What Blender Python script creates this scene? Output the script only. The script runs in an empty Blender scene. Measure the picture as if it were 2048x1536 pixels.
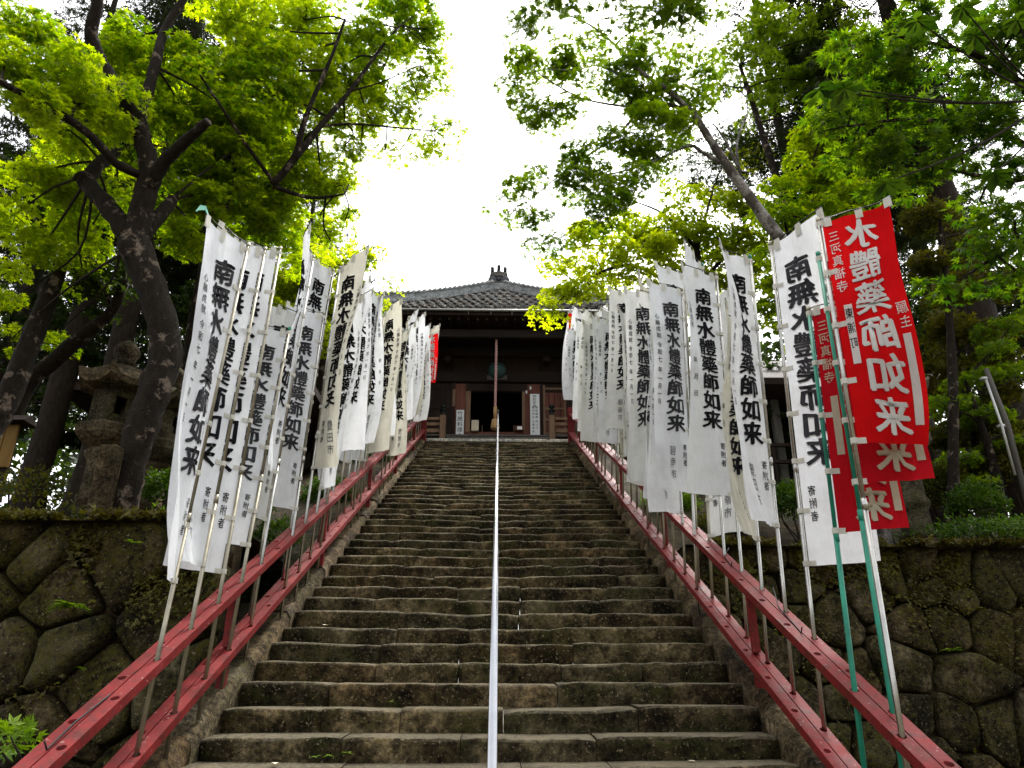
import bpy, bmesh, math, random
import numpy as np
from mathutils import Vector, Matrix, noise as mnoise

rng = np.random.default_rng(7)
random.seed(7)
SC = bpy.context.scene
COL = SC.collection
PI = math.pi
rad = math.radians

# ------------------------------------------------------------------ camera, sky, sun, exposure
EYE = Vector((0.03, 0.0, 1.5))
PITCH, YAW, FPX = rad(23.5), rad(1.1), 1500.0
cam_d = bpy.data.cameras.new('camera')
cam = bpy.data.objects.new('camera', cam_d)
COL.objects.link(cam)
cam.location = EYE
cam.rotation_euler = (PI / 2 + PITCH, 0, -YAW)
cam_d.sensor_width = 36.0
cam_d.lens = 36.0 * FPX / 2048.0
cam_d.clip_start = 0.05
cam_d.clip_end = 6000
SC.camera = cam

SUN_EL, SUN_AZ = rad(62), rad(25)          # azimuth measured from +Y towards +X
world = bpy.data.worlds.new('World')
SC.world = world
world.use_nodes = True
wn, wl = world.node_tree.nodes, world.node_tree.links
wn.clear()
w_out = wn.new('ShaderNodeOutputWorld')
w_bg = wn.new('ShaderNodeBackground')
w_sky = wn.new('ShaderNodeTexSky')
w_sky.sky_type = 'NISHITA'
w_sky.sun_disc = False
w_sky.sun_elevation = SUN_EL
w_sky.sun_rotation = SUN_AZ
w_sky.air_density = 1.0
w_sky.dust_density = 6.0
w_sky.ozone_density = 1.0
w_hs = wn.new('ShaderNodeHueSaturation')    # thin overcast: the blue of the sky is veiled white
w_hs.inputs['Saturation'].default_value = 0.16
w_hs.inputs['Value'].default_value = 1.0
wl.new(w_sky.outputs[0], w_hs.inputs['Color'])
wl.new(w_hs.outputs[0], w_bg.inputs['Color'])
w_bg.inputs['Strength'].default_value = 0.15
wl.new(w_bg.outputs[0], w_out.inputs[0])

sun_d = bpy.data.lights.new('sun', 'SUN')
sun_d.energy = 1.5
sun_d.angle = rad(14)
sun_d.color = (1.0, 0.96, 0.9)
sun = bpy.data.objects.new('sun', sun_d)
COL.objects.link(sun)
sdir = Vector((math.sin(SUN_AZ) * math.cos(SUN_EL), math.cos(SUN_AZ) * math.cos(SUN_EL), math.sin(SUN_EL)))
sun.rotation_euler = sdir.to_track_quat('Z', 'Y').to_euler()
sun.location = (0, 10, 40)

vs = SC.view_settings
vs.view_transform = 'Standard'
vs.look = 'None'
vs.gamma = 1.0
vs.use_curve_mapping = False
vs.exposure = 1.75
SC.render.engine = 'CYCLES'
SC.cycles.use_denoising = True
SC.cycles.max_bounces = 6
SC.cycles.diffuse_bounces = 3
SC.cycles.glossy_bounces = 3
SC.cycles.transmission_bounces = 5
SC.cycles.transparent_max_bounces = 4
SC.cycles.sample_clamp_indirect = 6.0

# ------------------------------------------------------------------ helpers: points, meshes, tags
_f = Vector((math.sin(YAW) * math.cos(PITCH), math.cos(YAW) * math.cos(PITCH), math.sin(PITCH)))
_r = Vector((math.cos(YAW), -math.sin(YAW), 0))
_u = _r.cross(_f)


def pt(x, y, Y):
    """World point seen at photo position (x, y) at the forward distance Y."""
    d = _f + _r * ((x - 1024) / FPX) + _u * ((768 - y) / FPX)
    return EYE + d * (Y / d.y)


def depth_at(p):
    return (Vector(p) - EYE).dot(_f)


def tag(o, label=None, cat=None, group=None, kind=None):
    if label:
        o['label'] = label
    if cat:
        o['category'] = cat
    if group:
        o['group'] = group
    if kind:
        o['kind'] = kind
    return o


def link(name, me, parent=None, loc=None):
    o = bpy.data.objects.new(name, me)
    COL.objects.link(o)
    if parent is not None:
        o.parent = parent
    if loc is not None:
        o.location = loc
    return o


def empty(name, loc=(0, 0, 0), rz=0.0, parent=None):
    o = bpy.data.objects.new(name, None)
    COL.objects.link(o)
    o.location = loc
    o.rotation_euler = (0, 0, rz)
    o.empty_display_size = 0.2
    if parent is not None:
        o.parent = parent
    return o


def mesh_tris(name, V, F, mat, smooth=False):
    """Mesh from an (n,3) array and an (m,k) index array."""
    V = np.asarray(V, np.float32)
    F = np.asarray(F, np.int32)
    me = bpy.data.meshes.new(name)
    k = F.shape[1]
    me.vertices.add(len(V))
    me.vertices.foreach_set('co', V.ravel())
    me.loops.add(F.size)
    me.loops.foreach_set('vertex_index', F.ravel())
    me.polygons.add(len(F))
    me.polygons.foreach_set('loop_start', np.arange(0, F.size, k, dtype=np.int32))
    me.polygons.foreach_set('loop_total', np.full(len(F), k, np.int32))
    me.polygons.foreach_set('use_smooth', np.full(len(F), smooth, bool))
    me.update(calc_edges=True)
    if mat is not None:
        me.materials.append(mat)
    return me


class MB:
    """Collects polygons, then becomes ONE mesh object."""

    def __init__(self):
        self.v, self.f, self.s = [], [], []

    def add(self, vs_, fs_, smooth=False):
        b = len(self.v)
        self.v += [tuple(p) for p in vs_]
        self.f += [tuple(i + b for i in f) for f in fs_]
        self.s += [smooth] * len(fs_)
        return self

    def box(self, x0, x1, y0, y1, z0, z1):
        v = [(x0, y0, z0), (x1, y0, z0), (x1, y1, z0), (x0, y1, z0), (x0, y0, z1), (x1, y0, z1), (x1, y1, z1), (x0, y1, z1)]
        f = [(0, 3, 2, 1), (4, 5, 6, 7), (0, 1, 5, 4), (1, 2, 6, 5), (2, 3, 7, 6), (3, 0, 4, 7)]
        return self.add(v, f)

    def bbox(self, x0, x1, y0, y1, z0, z1, b=0.01):
        """Box with chamfered edges."""
        bm = bmesh.new()
        bmesh.ops.create_cube(bm, size=1.0)
        for q in bm.verts:
            q.co = ((x0 + x1) / 2 + q.co.x * (x1 - x0), (y0 + y1) / 2 + q.co.y * (y1 - y0), (z0 + z1) / 2 + q.co.z * (z1 - z0))
        bmesh.ops.bevel(bm, geom=bm.edges[:], offset=b, segments=1, affect='EDGES')
        bm.verts.index_update()
        self.add([tuple(q.co) for q in bm.verts], [[q.index for q in f.verts] for f in bm.faces])
        bm.free()
        return self

    def tube(self, pts, radii, n=8, cap=True, wob=0.0, smooth=True):
        pts = [Vector(p) for p in pts]
        if not isinstance(radii, (list, tuple)):
            radii = [radii] * len(pts)
        m = len(pts)
        t0 = (pts[1] - pts[0]).normalized()
        a = t0.orthogonal().normalized()
        vs_, fs_ = [], []
        for i in range(m):
            t = (pts[min(i + 1, m - 1)] - pts[max(i - 1, 0)])
            if t.length < 1e-9:
                t = t0
            t = t.normalized()
            a = (a - t * a.dot(t))
            if a.length < 1e-6:
                a = t.orthogonal()
            a = a.normalized()
            b = t.cross(a)
            for k in range(n):
                an = 2 * PI * k / n
                r = radii[i]
                if wob:
                    q = pts[i] + (a * math.cos(an) + b * math.sin(an)) * r
                    r *= 1 + wob * mnoise.noise(q * (1.1 / max(radii[i], 0.03)))
                vs_.append(pts[i] + (a * math.cos(an) + b * math.sin(an)) * r)
        for i in range(m - 1):
            for k in range(n):
                k2 = (k + 1) % n
                fs_.append((i * n + k, i * n + k2, (i + 1) * n + k2, (i + 1) * n + k))
        if cap:
            fs_.append(tuple(range(n - 1, -1, -1)))
            fs_.append(tuple((m - 1) * n + k for k in range(n)))
        return self.add(vs_, fs_, smooth)

    def lathe(self, prof, n=20, c=(0, 0, 0), rot=0.0, smooth=True):
        vs_, fs_ = [], []
        m = len(prof)
        for (r, z) in prof:
            for k in range(n):
                an = 2 * PI * k / n + rot
                vs_.append((c[0] + r * math.cos(an), c[1] + r * math.sin(an), c[2] + z))
        for i in range(m - 1):
            for k in range(n):
                k2 = (k + 1) % n
                fs_.append((i * n + k, i * n + k2, (i + 1) * n + k2, (i + 1) * n + k))
        fs_.append(tuple(range(n - 1, -1, -1)))
        fs_.append(tuple((m - 1) * n + k for k in range(n)))
        return self.add(vs_, fs_, smooth)

    def build(self, name, mat, parent=None, loc=None):
        me = bpy.data.meshes.new(name)
        me.from_pydata(self.v, [], self.f)
        me.polygons.foreach_set('use_smooth', self.s)
        me.materials.append(mat)
        me.update()
        return link(name, me, parent, loc)


def smoothpath(pts, k=4):
    """Catmull-Rom through the points."""
    P = [Vector(p) for p in pts]
    if len(P) < 3:
        return P
    out = []
    for i in range(len(P) - 1):
        p0, p1, p2, p3 = P[max(i - 1, 0)], P[i], P[i + 1], P[min(i + 2, len(P) - 1)]
        for j in range(k):
            t = j / k
            out.append(0.5 * ((2 * p1) + (p2 - p0) * t + (2 * p0 - 5 * p1 + 4 * p2 - p3) * t * t + (3 * p1 - p0 - 3 * p2 + p3) * t ** 3))
    out.append(P[-1])
    return out


def lerplist(r, n):
    xs = np.linspace(0, 1, len(r))
    return [float(q) for q in np.interp(np.linspace(0, 1, n), xs, r)]


# ------------------------------------------------------------------ materials
def newmat(name):
    m = bpy.data.materials.new(name)
    m.use_nodes = True
    nt = m.node_tree
    nt.nodes.clear()
    out = nt.nodes.new('ShaderNodeOutputMaterial')
    return m, nt, out


def N(nt, typ, **kw):
    n = nt.nodes.new(typ)
    for k, v in kw.items():
        setattr(n, k, v)
    return n


def noise_node(nt, vec, scale, detail=4.0, rough=0.6):
    n = N(nt, 'ShaderNodeTexNoise')
    n.inputs['Scale'].default_value = scale
    n.inputs['Detail'].default_value = detail
    n.inputs['Roughness'].default_value = rough
    if vec is not None:
        nt.links.new(vec, n.inputs['Vector'])
    return n


def ramp(nt, fac, stops):
    r = N(nt, 'ShaderNodeValToRGB')
    el = r.color_ramp.elements
    while len(el) < len(stops):
        el.new(0.5)
    for e, (p, c) in zip(el, stops):
        e.position = p
        e.color = (c[0], c[1], c[2], 1)
    nt.links.new(fac, r.inputs[0])
    return r


def mixc(nt, fac, a, b, blend='MIX'):
    m = N(nt, 'ShaderNodeMix', data_type='RGBA', blend_type=blend)
    for sock, v in ((0, fac), (6, a), (7, b)):
        if isinstance(v, (int, float)):
            m.inputs[sock].default_value = v
        elif isinstance(v, tuple):
            m.inputs[sock].default_value = (v[0], v[1], v[2], 1)
        else:
            nt.links.new(v, m.inputs[sock])
    return m.outputs[2]


def coords(nt, kind='Object'):
    if kind == 'World':
        g = N(nt, 'ShaderNodeNewGeometry')
        return g.outputs['Position']
    return N(nt, 'ShaderNodeTexCoord').outputs[kind]


def bump(nt, h, strength=0.3, dist=0.02):
    b = N(nt, 'ShaderNodeBump')
    b.inputs['Strength'].default_value = strength
    b.inputs['Distance'].default_value = dist
    nt.links.new(h, b.inputs['Height'])
    return b.outputs[0]


def principled(nt, out, col, rough=0.8, metal=0.0, normal=None, spec=0.3):
    p = N(nt, 'ShaderNodeBsdfPrincipled')
    if isinstance(col, tuple):
        p.inputs['Base Color'].default_value = (col[0], col[1], col[2], 1)
    else:
        nt.links.new(col, p.inputs['Base Color'])
    if isinstance(rough, (int, float)):
        p.inputs['Roughness'].default_value = rough
    else:
        nt.links.new(rough, p.inputs['Roughness'])
    p.inputs['Metallic'].default_value = metal
    p.inputs['Specular IOR Level'].default_value = spec
    if normal is not None:
        nt.links.new(normal, p.inputs['Normal'])
    if out is not None:
        nt.links.new(p.outputs[0], out.inputs[0])
    return p


def mat_stone(name, dark, mid, light, moss, moss_amt=0.5, lichen=0.6, scale=3.0, worn=None):
    m, nt, out = newmat(name)
    P = coords(nt, 'World')
    n1 = noise_node(nt, P, scale, 6, 0.65)
    n2 = noise_node(nt, P, scale * 7, 5, 0.7)
    n3 = noise_node(nt, P, scale * 0.6, 5, 0.7)
    n4 = noise_node(nt, P, scale * 15, 4, 0.65)
    oi = N(nt, 'ShaderNodeObjectInfo')
    base = ramp(nt, n1.outputs[0], [(0.37, dark), (0.5, mid), (0.66, light)])
    spk = ramp(nt, n2.outputs[0], [(0.36, (0.18, 0.18, 0.18)), (0.5, (0.85, 0.85, 0.85)), (0.63, (1.8, 1.75, 1.65))])
    c = mixc(nt, 0.85, base.outputs[0], spk.outputs[0], 'MULTIPLY')
    vr = ramp(nt, oi.outputs['Random'], [(0.0, (0.62, 0.60, 0.58)), (0.35, (1.1, 0.95, 0.8)), (0.65, (0.9, 0.95, 0.95)), (1.0, (1.5, 1.42, 1.28))])
    c = mixc(nt, 1.0, c, vr.outputs[0], 'MULTIPLY')
    mm = ramp(nt, n3.outputs[0], [(0.62 - 0.25 * moss_amt, (0, 0, 0)), (0.72 - 0.15 * moss_amt, (1, 1, 1))])
    mf = mixc(nt, 1.0, mm.outputs[0], ramp(nt, n2.outputs[0], [(0.4, (0, 0, 0)), (0.6, (1, 1, 1))]).outputs[0], 'MULTIPLY')
    c = mixc(nt, mf, c, moss)
    lm = ramp(nt, n4.outputs[0], [(0.60, (0, 0, 0)), (0.70, (lichen, lichen, lichen))])
    c = mixc(nt, lm.outputs[0], c, tuple(min(0.6, q * 1.9 + 0.03) for q in light))
    if worn:                                   # treads scuffed clean of moss by feet, with sky light painted on upward faces
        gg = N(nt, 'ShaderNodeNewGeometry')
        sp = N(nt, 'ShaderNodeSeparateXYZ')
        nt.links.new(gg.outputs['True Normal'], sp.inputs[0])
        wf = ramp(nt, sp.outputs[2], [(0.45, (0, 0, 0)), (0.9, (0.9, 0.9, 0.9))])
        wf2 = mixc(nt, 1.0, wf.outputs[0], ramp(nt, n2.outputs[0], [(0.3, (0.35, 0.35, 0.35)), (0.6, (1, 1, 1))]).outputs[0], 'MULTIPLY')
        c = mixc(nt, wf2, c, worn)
    h = mixc(nt, 0.35, n2.outputs[0], n4.outputs[0])
    principled(nt, out, c, 0.92, 0, bump(nt, h, 1.0, 0.05), 0.1)
    return m


def mat_plain(name, col, rough=0.6, metal=0.0, var=0.25, scale=6.0, bmp=0.1, spec=0.3, stretch=None):
    m, nt, out = newmat(name)
    P = coords(nt, 'Object')
    if stretch:
        mp = N(nt, 'ShaderNodeMapping')
        mp.inputs['Scale'].default_value = stretch
        nt.links.new(P, mp.inputs[0])
        P = mp.outputs[0]
    n1 = noise_node(nt, P, scale, 5, 0.65)
    lo = tuple(q * (1 - var) for q in col)
    hi = tuple(min(1, q * (1 + var)) for q in col)
    c = ramp(nt, n1.outputs[0], [(0.3, lo), (0.7, hi)]).outputs[0]
    principled(nt, out, c, rough, metal, bump(nt, n1.outputs[0], bmp, 0.01) if bmp else None, spec)
    return m


def mat_leaf(name, a, b, trans=0.55, tint=1.25, big=0.35, gloss=0.02):
    """Leaf: diffuse + light through the blade; hue drifts leaf by leaf and limb by limb."""
    m, nt, out = newmat(name)
    g = N(nt, 'ShaderNodeNewGeometry')
    nb = noise_node(nt, g.outputs['Position'], big, 2, 0.5)
    mx = N(nt, 'ShaderNodeMath', operation='ADD')
    sc = N(nt, 'ShaderNodeMath', operation='MULTIPLY_ADD')
    nt.links.new(nb.outputs[0], sc.inputs[0])
    sc.inputs[1].default_value = 1.6
    sc.inputs[2].default_value = -0.65
    nt.links.new(sc.outputs[0], mx.inputs[0])
    rr = N(nt, 'ShaderNodeMath', operation='MULTIPLY')
    nt.links.new(g.outputs['Random Per Island'], rr.inputs[0])
    rr.inputs[1].default_value = 0.75
    nt.links.new(rr.outputs[0], mx.inputs[1])
    c = ramp(nt, mx.outputs[0], [(0.1, a), (0.95, b)]).outputs[0]
    d = N(nt, 'ShaderNodeBsdfDiffuse')
    t = N(nt, 'ShaderNodeBsdfTranslucent')
    nt.links.new(c, d.inputs[0])
    ct = mixc(nt, 1.0, c, (tint, tint * 1.02, tint * 0.4), 'MULTIPLY')
    nt.links.new(ct, t.inputs[0])
    ms = N(nt, 'ShaderNodeMixShader')
    ms.inputs[0].default_value = trans
    nt.links.new(d.outputs[0], ms.inputs[1])
    nt.links.new(t.outputs[0], ms.inputs[2])
    gl = N(nt, 'ShaderNodeBsdfGlossy')
    gl.inputs['Roughness'].default_value = 0.45
    ms2 = N(nt, 'ShaderNodeMixShader')
    ms2.inputs[0].default_value = gloss
    nt.links.new(ms.outputs[0], ms2.inputs[1])
    nt.links.new(gl.outputs[0], ms2.inputs[2])
    nt.links.new(ms2.outputs[0], out.inputs[0])
    return m


def mat_cloth(name, col, trans=0.35):
    m, nt, out = newmat(name)
    P = coords(nt, 'World')
    n1 = noise_node(nt, P, 2.2, 5, 0.6)
    n2 = noise_node(nt, P, 9.0, 4, 0.6)
    st = ramp(nt, n1.outputs[0], [(0.3, tuple(q * 0.8 for q in col)), (0.55, col), (0.8, col)]).outputs[0]
    st = mixc(nt, 0.25, st, ramp(nt, n2.outputs[0], [(0.3, (0.72, 0.7, 0.64)), (0.55, (1, 1, 1))]).outputs[0], 'MULTIPLY')
    mp = N(nt, 'ShaderNodeMapping')
    mp.inputs['Scale'].default_value = (1.0, 1.0, 0.22)
    nt.links.new(P, mp.inputs[0])
    wv = noise_node(nt, mp.outputs[0], 17.0, 4, 0.55)
    nrm = bump(nt, wv.outputs[0], 0.55, 0.03)
    d = N(nt, 'ShaderNodeBsdfDiffuse')
    t = N(nt, 'ShaderNodeBsdfTranslucent')
    for s in (d, t):
        nt.links.new(st, s.inputs[0])
        nt.links.new(nrm, s.inputs['Normal'])
    ms = N(nt, 'ShaderNodeMixShader')
    ms.inputs[0].default_value = trans
    nt.links.new(d.outputs[0], ms.inputs[1])
    nt.links.new(t.outputs[0], ms.inputs[2])
    nt.links.new(ms.outputs[0], out.inputs[0])
    return m


def mat_bark(name, a, b, lich, lich_amt=0.5, scale=5.0):
    m, nt, out = newmat(name)
    P = coords(nt, 'World')
    mp = N(nt, 'ShaderNodeMapping')
    mp.inputs['Scale'].default_value = (1, 1, 0.35)
    nt.links.new(P, mp.inputs[0])
    n1 = noise_node(nt, mp.outputs[0], scale * 3, 6, 0.7)
    n2 = noise_node(nt, P, scale * 0.8, 5, 0.7)
    n3 = noise_node(nt, P, scale * 6, 4, 0.7)
    c = ramp(nt, n1.outputs[0], [(0.3, a), (0.7, b)]).outputs[0]
    lm = ramp(nt, n2.outputs[0], [(0.66 - 0.22 * lich_amt, (0, 0, 0)), (0.72 - 0.2 * lich_amt, (0.85, 0.85, 0.85))]).outputs[0]
    lm = mixc(nt, 1.0, lm, ramp(nt, n3.outputs[0], [(0.35, (0.2, 0.2, 0.2)), (0.55, (1, 1, 1))]).outputs[0], 'MULTIPLY')
    c = mixc(nt, lm, c, lich)
    h = mixc(nt, 0.5, n1.outputs[0], n3.outputs[0])
    principled(nt, out, c, 0.9, 0, bump(nt, h, 0.9, 0.04), 0.15)
    return m


M = {}
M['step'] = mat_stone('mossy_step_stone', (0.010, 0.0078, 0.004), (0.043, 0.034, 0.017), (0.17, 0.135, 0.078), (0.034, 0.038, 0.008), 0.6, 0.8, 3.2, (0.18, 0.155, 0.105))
M['kerb'] = mat_stone('kerb_stone', (0.022, 0.016, 0.009), (0.070, 0.052, 0.028), (0.15, 0.12, 0.08), (0.05, 0.05, 0.012), 0.4, 0.7, 3.0)
M['wall'] = mat_stone('wall_stone', (0.009, 0.008, 0.004), (0.036, 0.030, 0.015), (0.12, 0.10, 0.062), (0.056, 0.052, 0.007), 0.95, 0.9, 3.0)
M['lantern'] = mat_stone('lantern_stone', (0.018, 0.015, 0.009), (0.052, 0.043, 0.026), (0.12, 0.10, 0.068), (0.045, 0.045, 0.014), 0.5, 0.7, 4.0)
M['slab'] = mat_stone('landing_slab', (0.42, 0.40, 0.36), (0.56, 0.54, 0.50), (0.68, 0.66, 0.62), (0.45, 0.43, 0.36), 0.15, 0.3, 4.0)
M['concrete'] = mat_stone('rough_concrete', (0.16, 0.14, 0.10), (0.28, 0.25, 0.19), (0.40, 0.37, 0.30), (0.16, 0.15, 0.07), 0.3, 0.6, 5.0)
M['soil'] = mat_stone('forest_soil', (0.012, 0.01, 0.006), (0.03, 0.024, 0.014), (0.06, 0.05, 0.03), (0.03, 0.04, 0.012), 0.7, 0.2, 1.0)
M['ground'] = mat_stone('trodden_ground', (0.06, 0.05, 0.035), (0.1, 0.085, 0.06), (0.15, 0.13, 0.1), (0.04, 0.05, 0.02), 0.3, 0.3, 0.8)


def mat_redpaint():
    m, nt, out = newmat('red_paint')
    P = coords(nt, 'World')
    n1 = noise_node(nt, P, 5, 5, 0.65)
    n2 = noise_node(nt, P, 16, 4, 0.7)
    n3 = noise_node(nt, P, 38, 3, 0.6)
    c = ramp(nt, n1.outputs[0], [(0.3, (0.10, 0.008, 0.008)), (0.6, (0.18, 0.012, 0.012)), (0.8, (0.23, 0.022, 0.02))]).outputs[0]
    g = N(nt, 'ShaderNodeNewGeometry')
    c = mixc(nt, ramp(nt, n2.outputs[0], [(0.50, (0, 0, 0)), (0.66, (0.8, 0.8, 0.8))]).outputs[0], c, (0.06, 0.016, 0.011))
    c = mixc(nt, ramp(nt, n3.outputs[0], [(0.66, (0, 0, 0)), (0.71, (0.8, 0.8, 0.8))]).outputs[0], c, (0.30, 0.27, 0.23))
    principled(nt, out, c, ramp(nt, n1.outputs[0], [(0.3, (0.45, 0.45, 0.45)), (0.7, (0.7, 0.7, 0.7))]).outputs[0], 0, bump(nt, n2.outputs[0], 0.3, 0.012), 0.22)
    return m


M['red'] = mat_redpaint()
M['steel'] = mat_plain('stainless_tube', (0.42, 0.41, 0.38), 0.26, 1.0, 0.2, 9, 0.05)
M['steel_dull'] = mat_plain('weathered_tube', (0.30, 0.275, 0.21), 0.42, 0.9, 0.3, 9, 0.05)
M['handrail'] = mat_plain('polished_handrail', (0.50, 0.51, 0.53), 0.22, 1.0, 0.08, 4, 0.0)
M['green_tube'] = mat_plain('green_tube', (0.008, 0.20, 0.125), 0.45, 0.0, 0.3, 7, 0.05, 0.4)
M['black_tube'] = mat_plain('black_rod', (0.012, 0.012, 0.013), 0.5, 0, 0.2, 8, 0)
M['cloth'] = mat_cloth('white_cloth', (0.81, 0.83, 0.855))
M['cloth_aged'] = mat_cloth('aged_cloth', (0.66, 0.64, 0.54))
M['cloth_grey'] = mat_cloth('grey_white_cloth', (0.70, 0.71, 0.69))
M['cloth_red'] = mat_cloth('red_cloth', (0.62, 0.008, 0.010), 0.5)
M['cloth_darkred'] = mat_cloth('dull_red_cloth', (0.40, 0.008, 0.014), 0.4)
M['ink'] = mat_plain('black_ink', (0.007, 0.007, 0.009), 0.85, 0, 0.1, 5, 0, 0.1)
M['ink_worn'] = mat_plain('worn_ink', (0.035, 0.035, 0.04), 0.85, 0, 0.6, 9, 0, 0.1)
M['ink_soft'] = mat_plain('faded_ink', (0.22, 0.22, 0.23), 0.9, 0, 0.45, 12, 0, 0.1)
M['ink_white'] = mat_cloth('undyed_white', (0.74, 0.73, 0.70), 0.3)
M['ink_cream'] = mat_cloth('undyed_cream', (0.56, 0.51, 0.38), 0.3)
M['loop'] = mat_cloth('loop_cloth', (0.70, 0.69, 0.62), 0.3)
M['ribbon'] = mat_cloth('mint_ribbon', (0.30, 0.66, 0.52), 0.4)
M['bark'] = mat_bark('maple_bark', (0.005, 0.0035, 0.0022), (0.022, 0.016, 0.010), (0.20, 0.155, 0.115), 0.46, 6.0)
M['bark_pale'] = mat_bark('pale_bark', (0.04, 0.033, 0.026), (0.12, 0.105, 0.09), (0.34, 0.32, 0.29), 0.85)
M['bark_cedar'] = mat_bark('cedar_bark', (0.010, 0.007, 0.005), (0.034, 0.025, 0.017), (0.07, 0.06, 0.045), 0.25)
M['twig'] = mat_bark('twig_bark', (0.012, 0.009, 0.007), (0.04, 0.03, 0.022), (0.12, 0.10, 0.08), 0.2)
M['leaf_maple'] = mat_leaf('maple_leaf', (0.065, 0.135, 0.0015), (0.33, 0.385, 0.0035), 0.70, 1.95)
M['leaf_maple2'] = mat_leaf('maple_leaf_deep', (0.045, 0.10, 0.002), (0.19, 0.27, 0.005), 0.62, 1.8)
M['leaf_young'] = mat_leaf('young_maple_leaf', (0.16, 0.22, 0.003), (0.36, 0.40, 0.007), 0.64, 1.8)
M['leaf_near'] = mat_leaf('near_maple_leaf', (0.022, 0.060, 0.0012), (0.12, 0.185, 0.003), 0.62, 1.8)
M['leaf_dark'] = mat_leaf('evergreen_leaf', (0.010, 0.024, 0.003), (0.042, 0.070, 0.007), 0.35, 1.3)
M['leaf_cedar'] = mat_leaf('cedar_needles', (0.008, 0.016, 0.004), (0.030, 0.044, 0.009), 0.25, 1.1)
M['leaf_olive'] = mat_leaf('olive_leaf', (0.022, 0.034, 0.003), (0.125, 0.115, 0.008), 0.45, 1.3, 0.9)
M['leaf_bush'] = mat_leaf('shrub_leaf', (0.016, 0.050, 0.003), (0.075, 0.14, 0.008), 0.4, 1.3, 1.5)
M['leaf_weed'] = mat_leaf('weed_leaf', (0.06, 0.14, 0.004), (0.20, 0.31, 0.01), 0.45, 1.5, 1.5)
M['moss'] = mat_leaf('moss', (0.045, 0.032, 0.008), (0.11, 0.105, 0.010), 0.25, 1.1, 2.0)
M['petal'] = mat_leaf('pink_petal', (0.35, 0.05, 0.09), (0.5, 0.1, 0.14), 0.3, 1.1)
M['wood_dark'] = mat_plain('weathered_dark_wood', (0.024, 0.014, 0.010), 0.75, 0, 0.4, 4, 0.2, 0.2, (1, 1, 0.2))
M['wood_beam'] = mat_plain('dark_beam_wood', (0.018, 0.012, 0.009), 0.75, 0, 0.35, 4, 0.2, 0.2, (0.2, 1, 1))
M['wood_red'] = mat_plain('red_brown_wood', (0.13, 0.040, 0.022), 0.65, 0, 0.35, 5, 0.15, 0.3, (1, 1, 0.15))
M['wood_pale'] = mat_plain('pale_worn_wood', (0.19, 0.115, 0.07), 0.7, 0, 0.35, 6, 0.2, 0.2, (1, 1, 0.2))
M['wood_grey'] = mat_plain('grey_weathered_wood', (0.10, 0.092, 0.08), 0.8, 0, 0.3, 6, 0.2, 0.2, (1, 1, 0.2))
M['wood_yellow'] = mat_plain('yellow_board', (0.20, 0.11, 0.02), 0.6, 0, 0.25, 5, 0.1, 0.2, (1, 1, 0.2))
M['tile'] = mat_stone('roof_tile_clay', (0.13, 0.13, 0.133), (0.22, 0.22, 0.225), (0.33, 0.33, 0.335), (0.17, 0.16, 0.13), 0.25, 0.3, 5.0)
M['tile_ridge'] = mat_stone('ridge_tile_clay', (0.20, 0.215, 0.23), (0.32, 0.34, 0.36), (0.45, 0.47, 0.5), (0.18, 0.18, 0.17), 0.15, 0.2, 5.0)
M['tile_dark'] = mat_plain('demon_tile_clay', (0.055, 0.055, 0.062), 0.6, 0, 0.35, 6, 0.2)
M['bronze'] = mat_plain('green_bronze', (0.018, 0.045, 0.037), 0.5, 0.5, 0.3, 6, 0.1)
M['bronze_dark'] = mat_plain('dark_bronze', (0.018, 0.022, 0.02), 0.35, 0.7, 0.3, 6, 0.05)
M['white'] = mat_plain('white_board', (0.78, 0.79, 0.79), 0.55, 0, 0.05, 4, 0)
M['paper'] = mat_plain('cream_card', (0.62, 0.55, 0.40), 0.7, 0, 0.15, 14, 0)
M['rope_red'] = mat_plain('red_rope', (0.34, 0.035, 0.03), 0.85, 0, 0.25, 20, 0.2)
M['rope_white'] = mat_plain('white_rope', (0.58, 0.50, 0.46), 0.85, 0, 0.2, 20, 0.2)
M['straw'] = mat_plain('straw', (0.40, 0.24, 0.11), 0.8, 0, 0.3, 18, 0.3, 0.2, (1, 1, 0.2))
M['gutter'] = mat_plain('pale_gutter', (0.42, 0.42, 0.40), 0.4, 0.4, 0.2, 3, 0)
M['roof_grey'] = mat_plain('grey_sheet_roof', (0.28, 0.29, 0.30), 0.5, 0, 0.2, 3, 0.1)
M['lampglow'], _nt, _o = newmat('lamp_glow')
_e = N(_nt, 'ShaderNodeEmission')
_e.inputs[0].default_value = (0.85, 0.93, 1, 1)
_e.inputs[1].default_value = 2.5
_nt.links.new(_e.outputs[0], _o.inputs[0])

# ------------------------------------------------------------------ layout of the slope
RISE, TREAD, NSTEP = 0.17, 0.341, 47
SLOPE = RISE / TREAD
Y0 = 3.084
HALF = 1.91


def nose(y):
    return RISE + (y - Y0) * SLOPE


LAND = RISE * NSTEP + 0.17
YL = Y0 + (NSTEP - 1) * TREAD          # nosing of the top step
WALL_L = (6.0, 2.95)                   # forward distance, top height
WALL_R = (8.5, 3.28)


def sstep(a, b, x):
    t = min(1, max(0, (x - a) / (b - a)))
    return t * t * (3 - 2 * t)


def hill(x, y):
    s = min(LAND - 0.1, nose(y) + 0.02)
    top = WALL_L[1] if x < 0 else WALL_R[1]
    far = top + max(0, y - 9) * 0.25
    far = min(far, LAND + 1.5)
    b = sstep(3.0, 9.0, abs(x))
    z = max(top - 0.03, s * (1 - b) + far * b)
    if y > 7:
        z += 0.10 * mnoise.noise(Vector((x * 0.5, y * 0.5, 0.3)))
    return max(z, top - 0.05)


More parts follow.
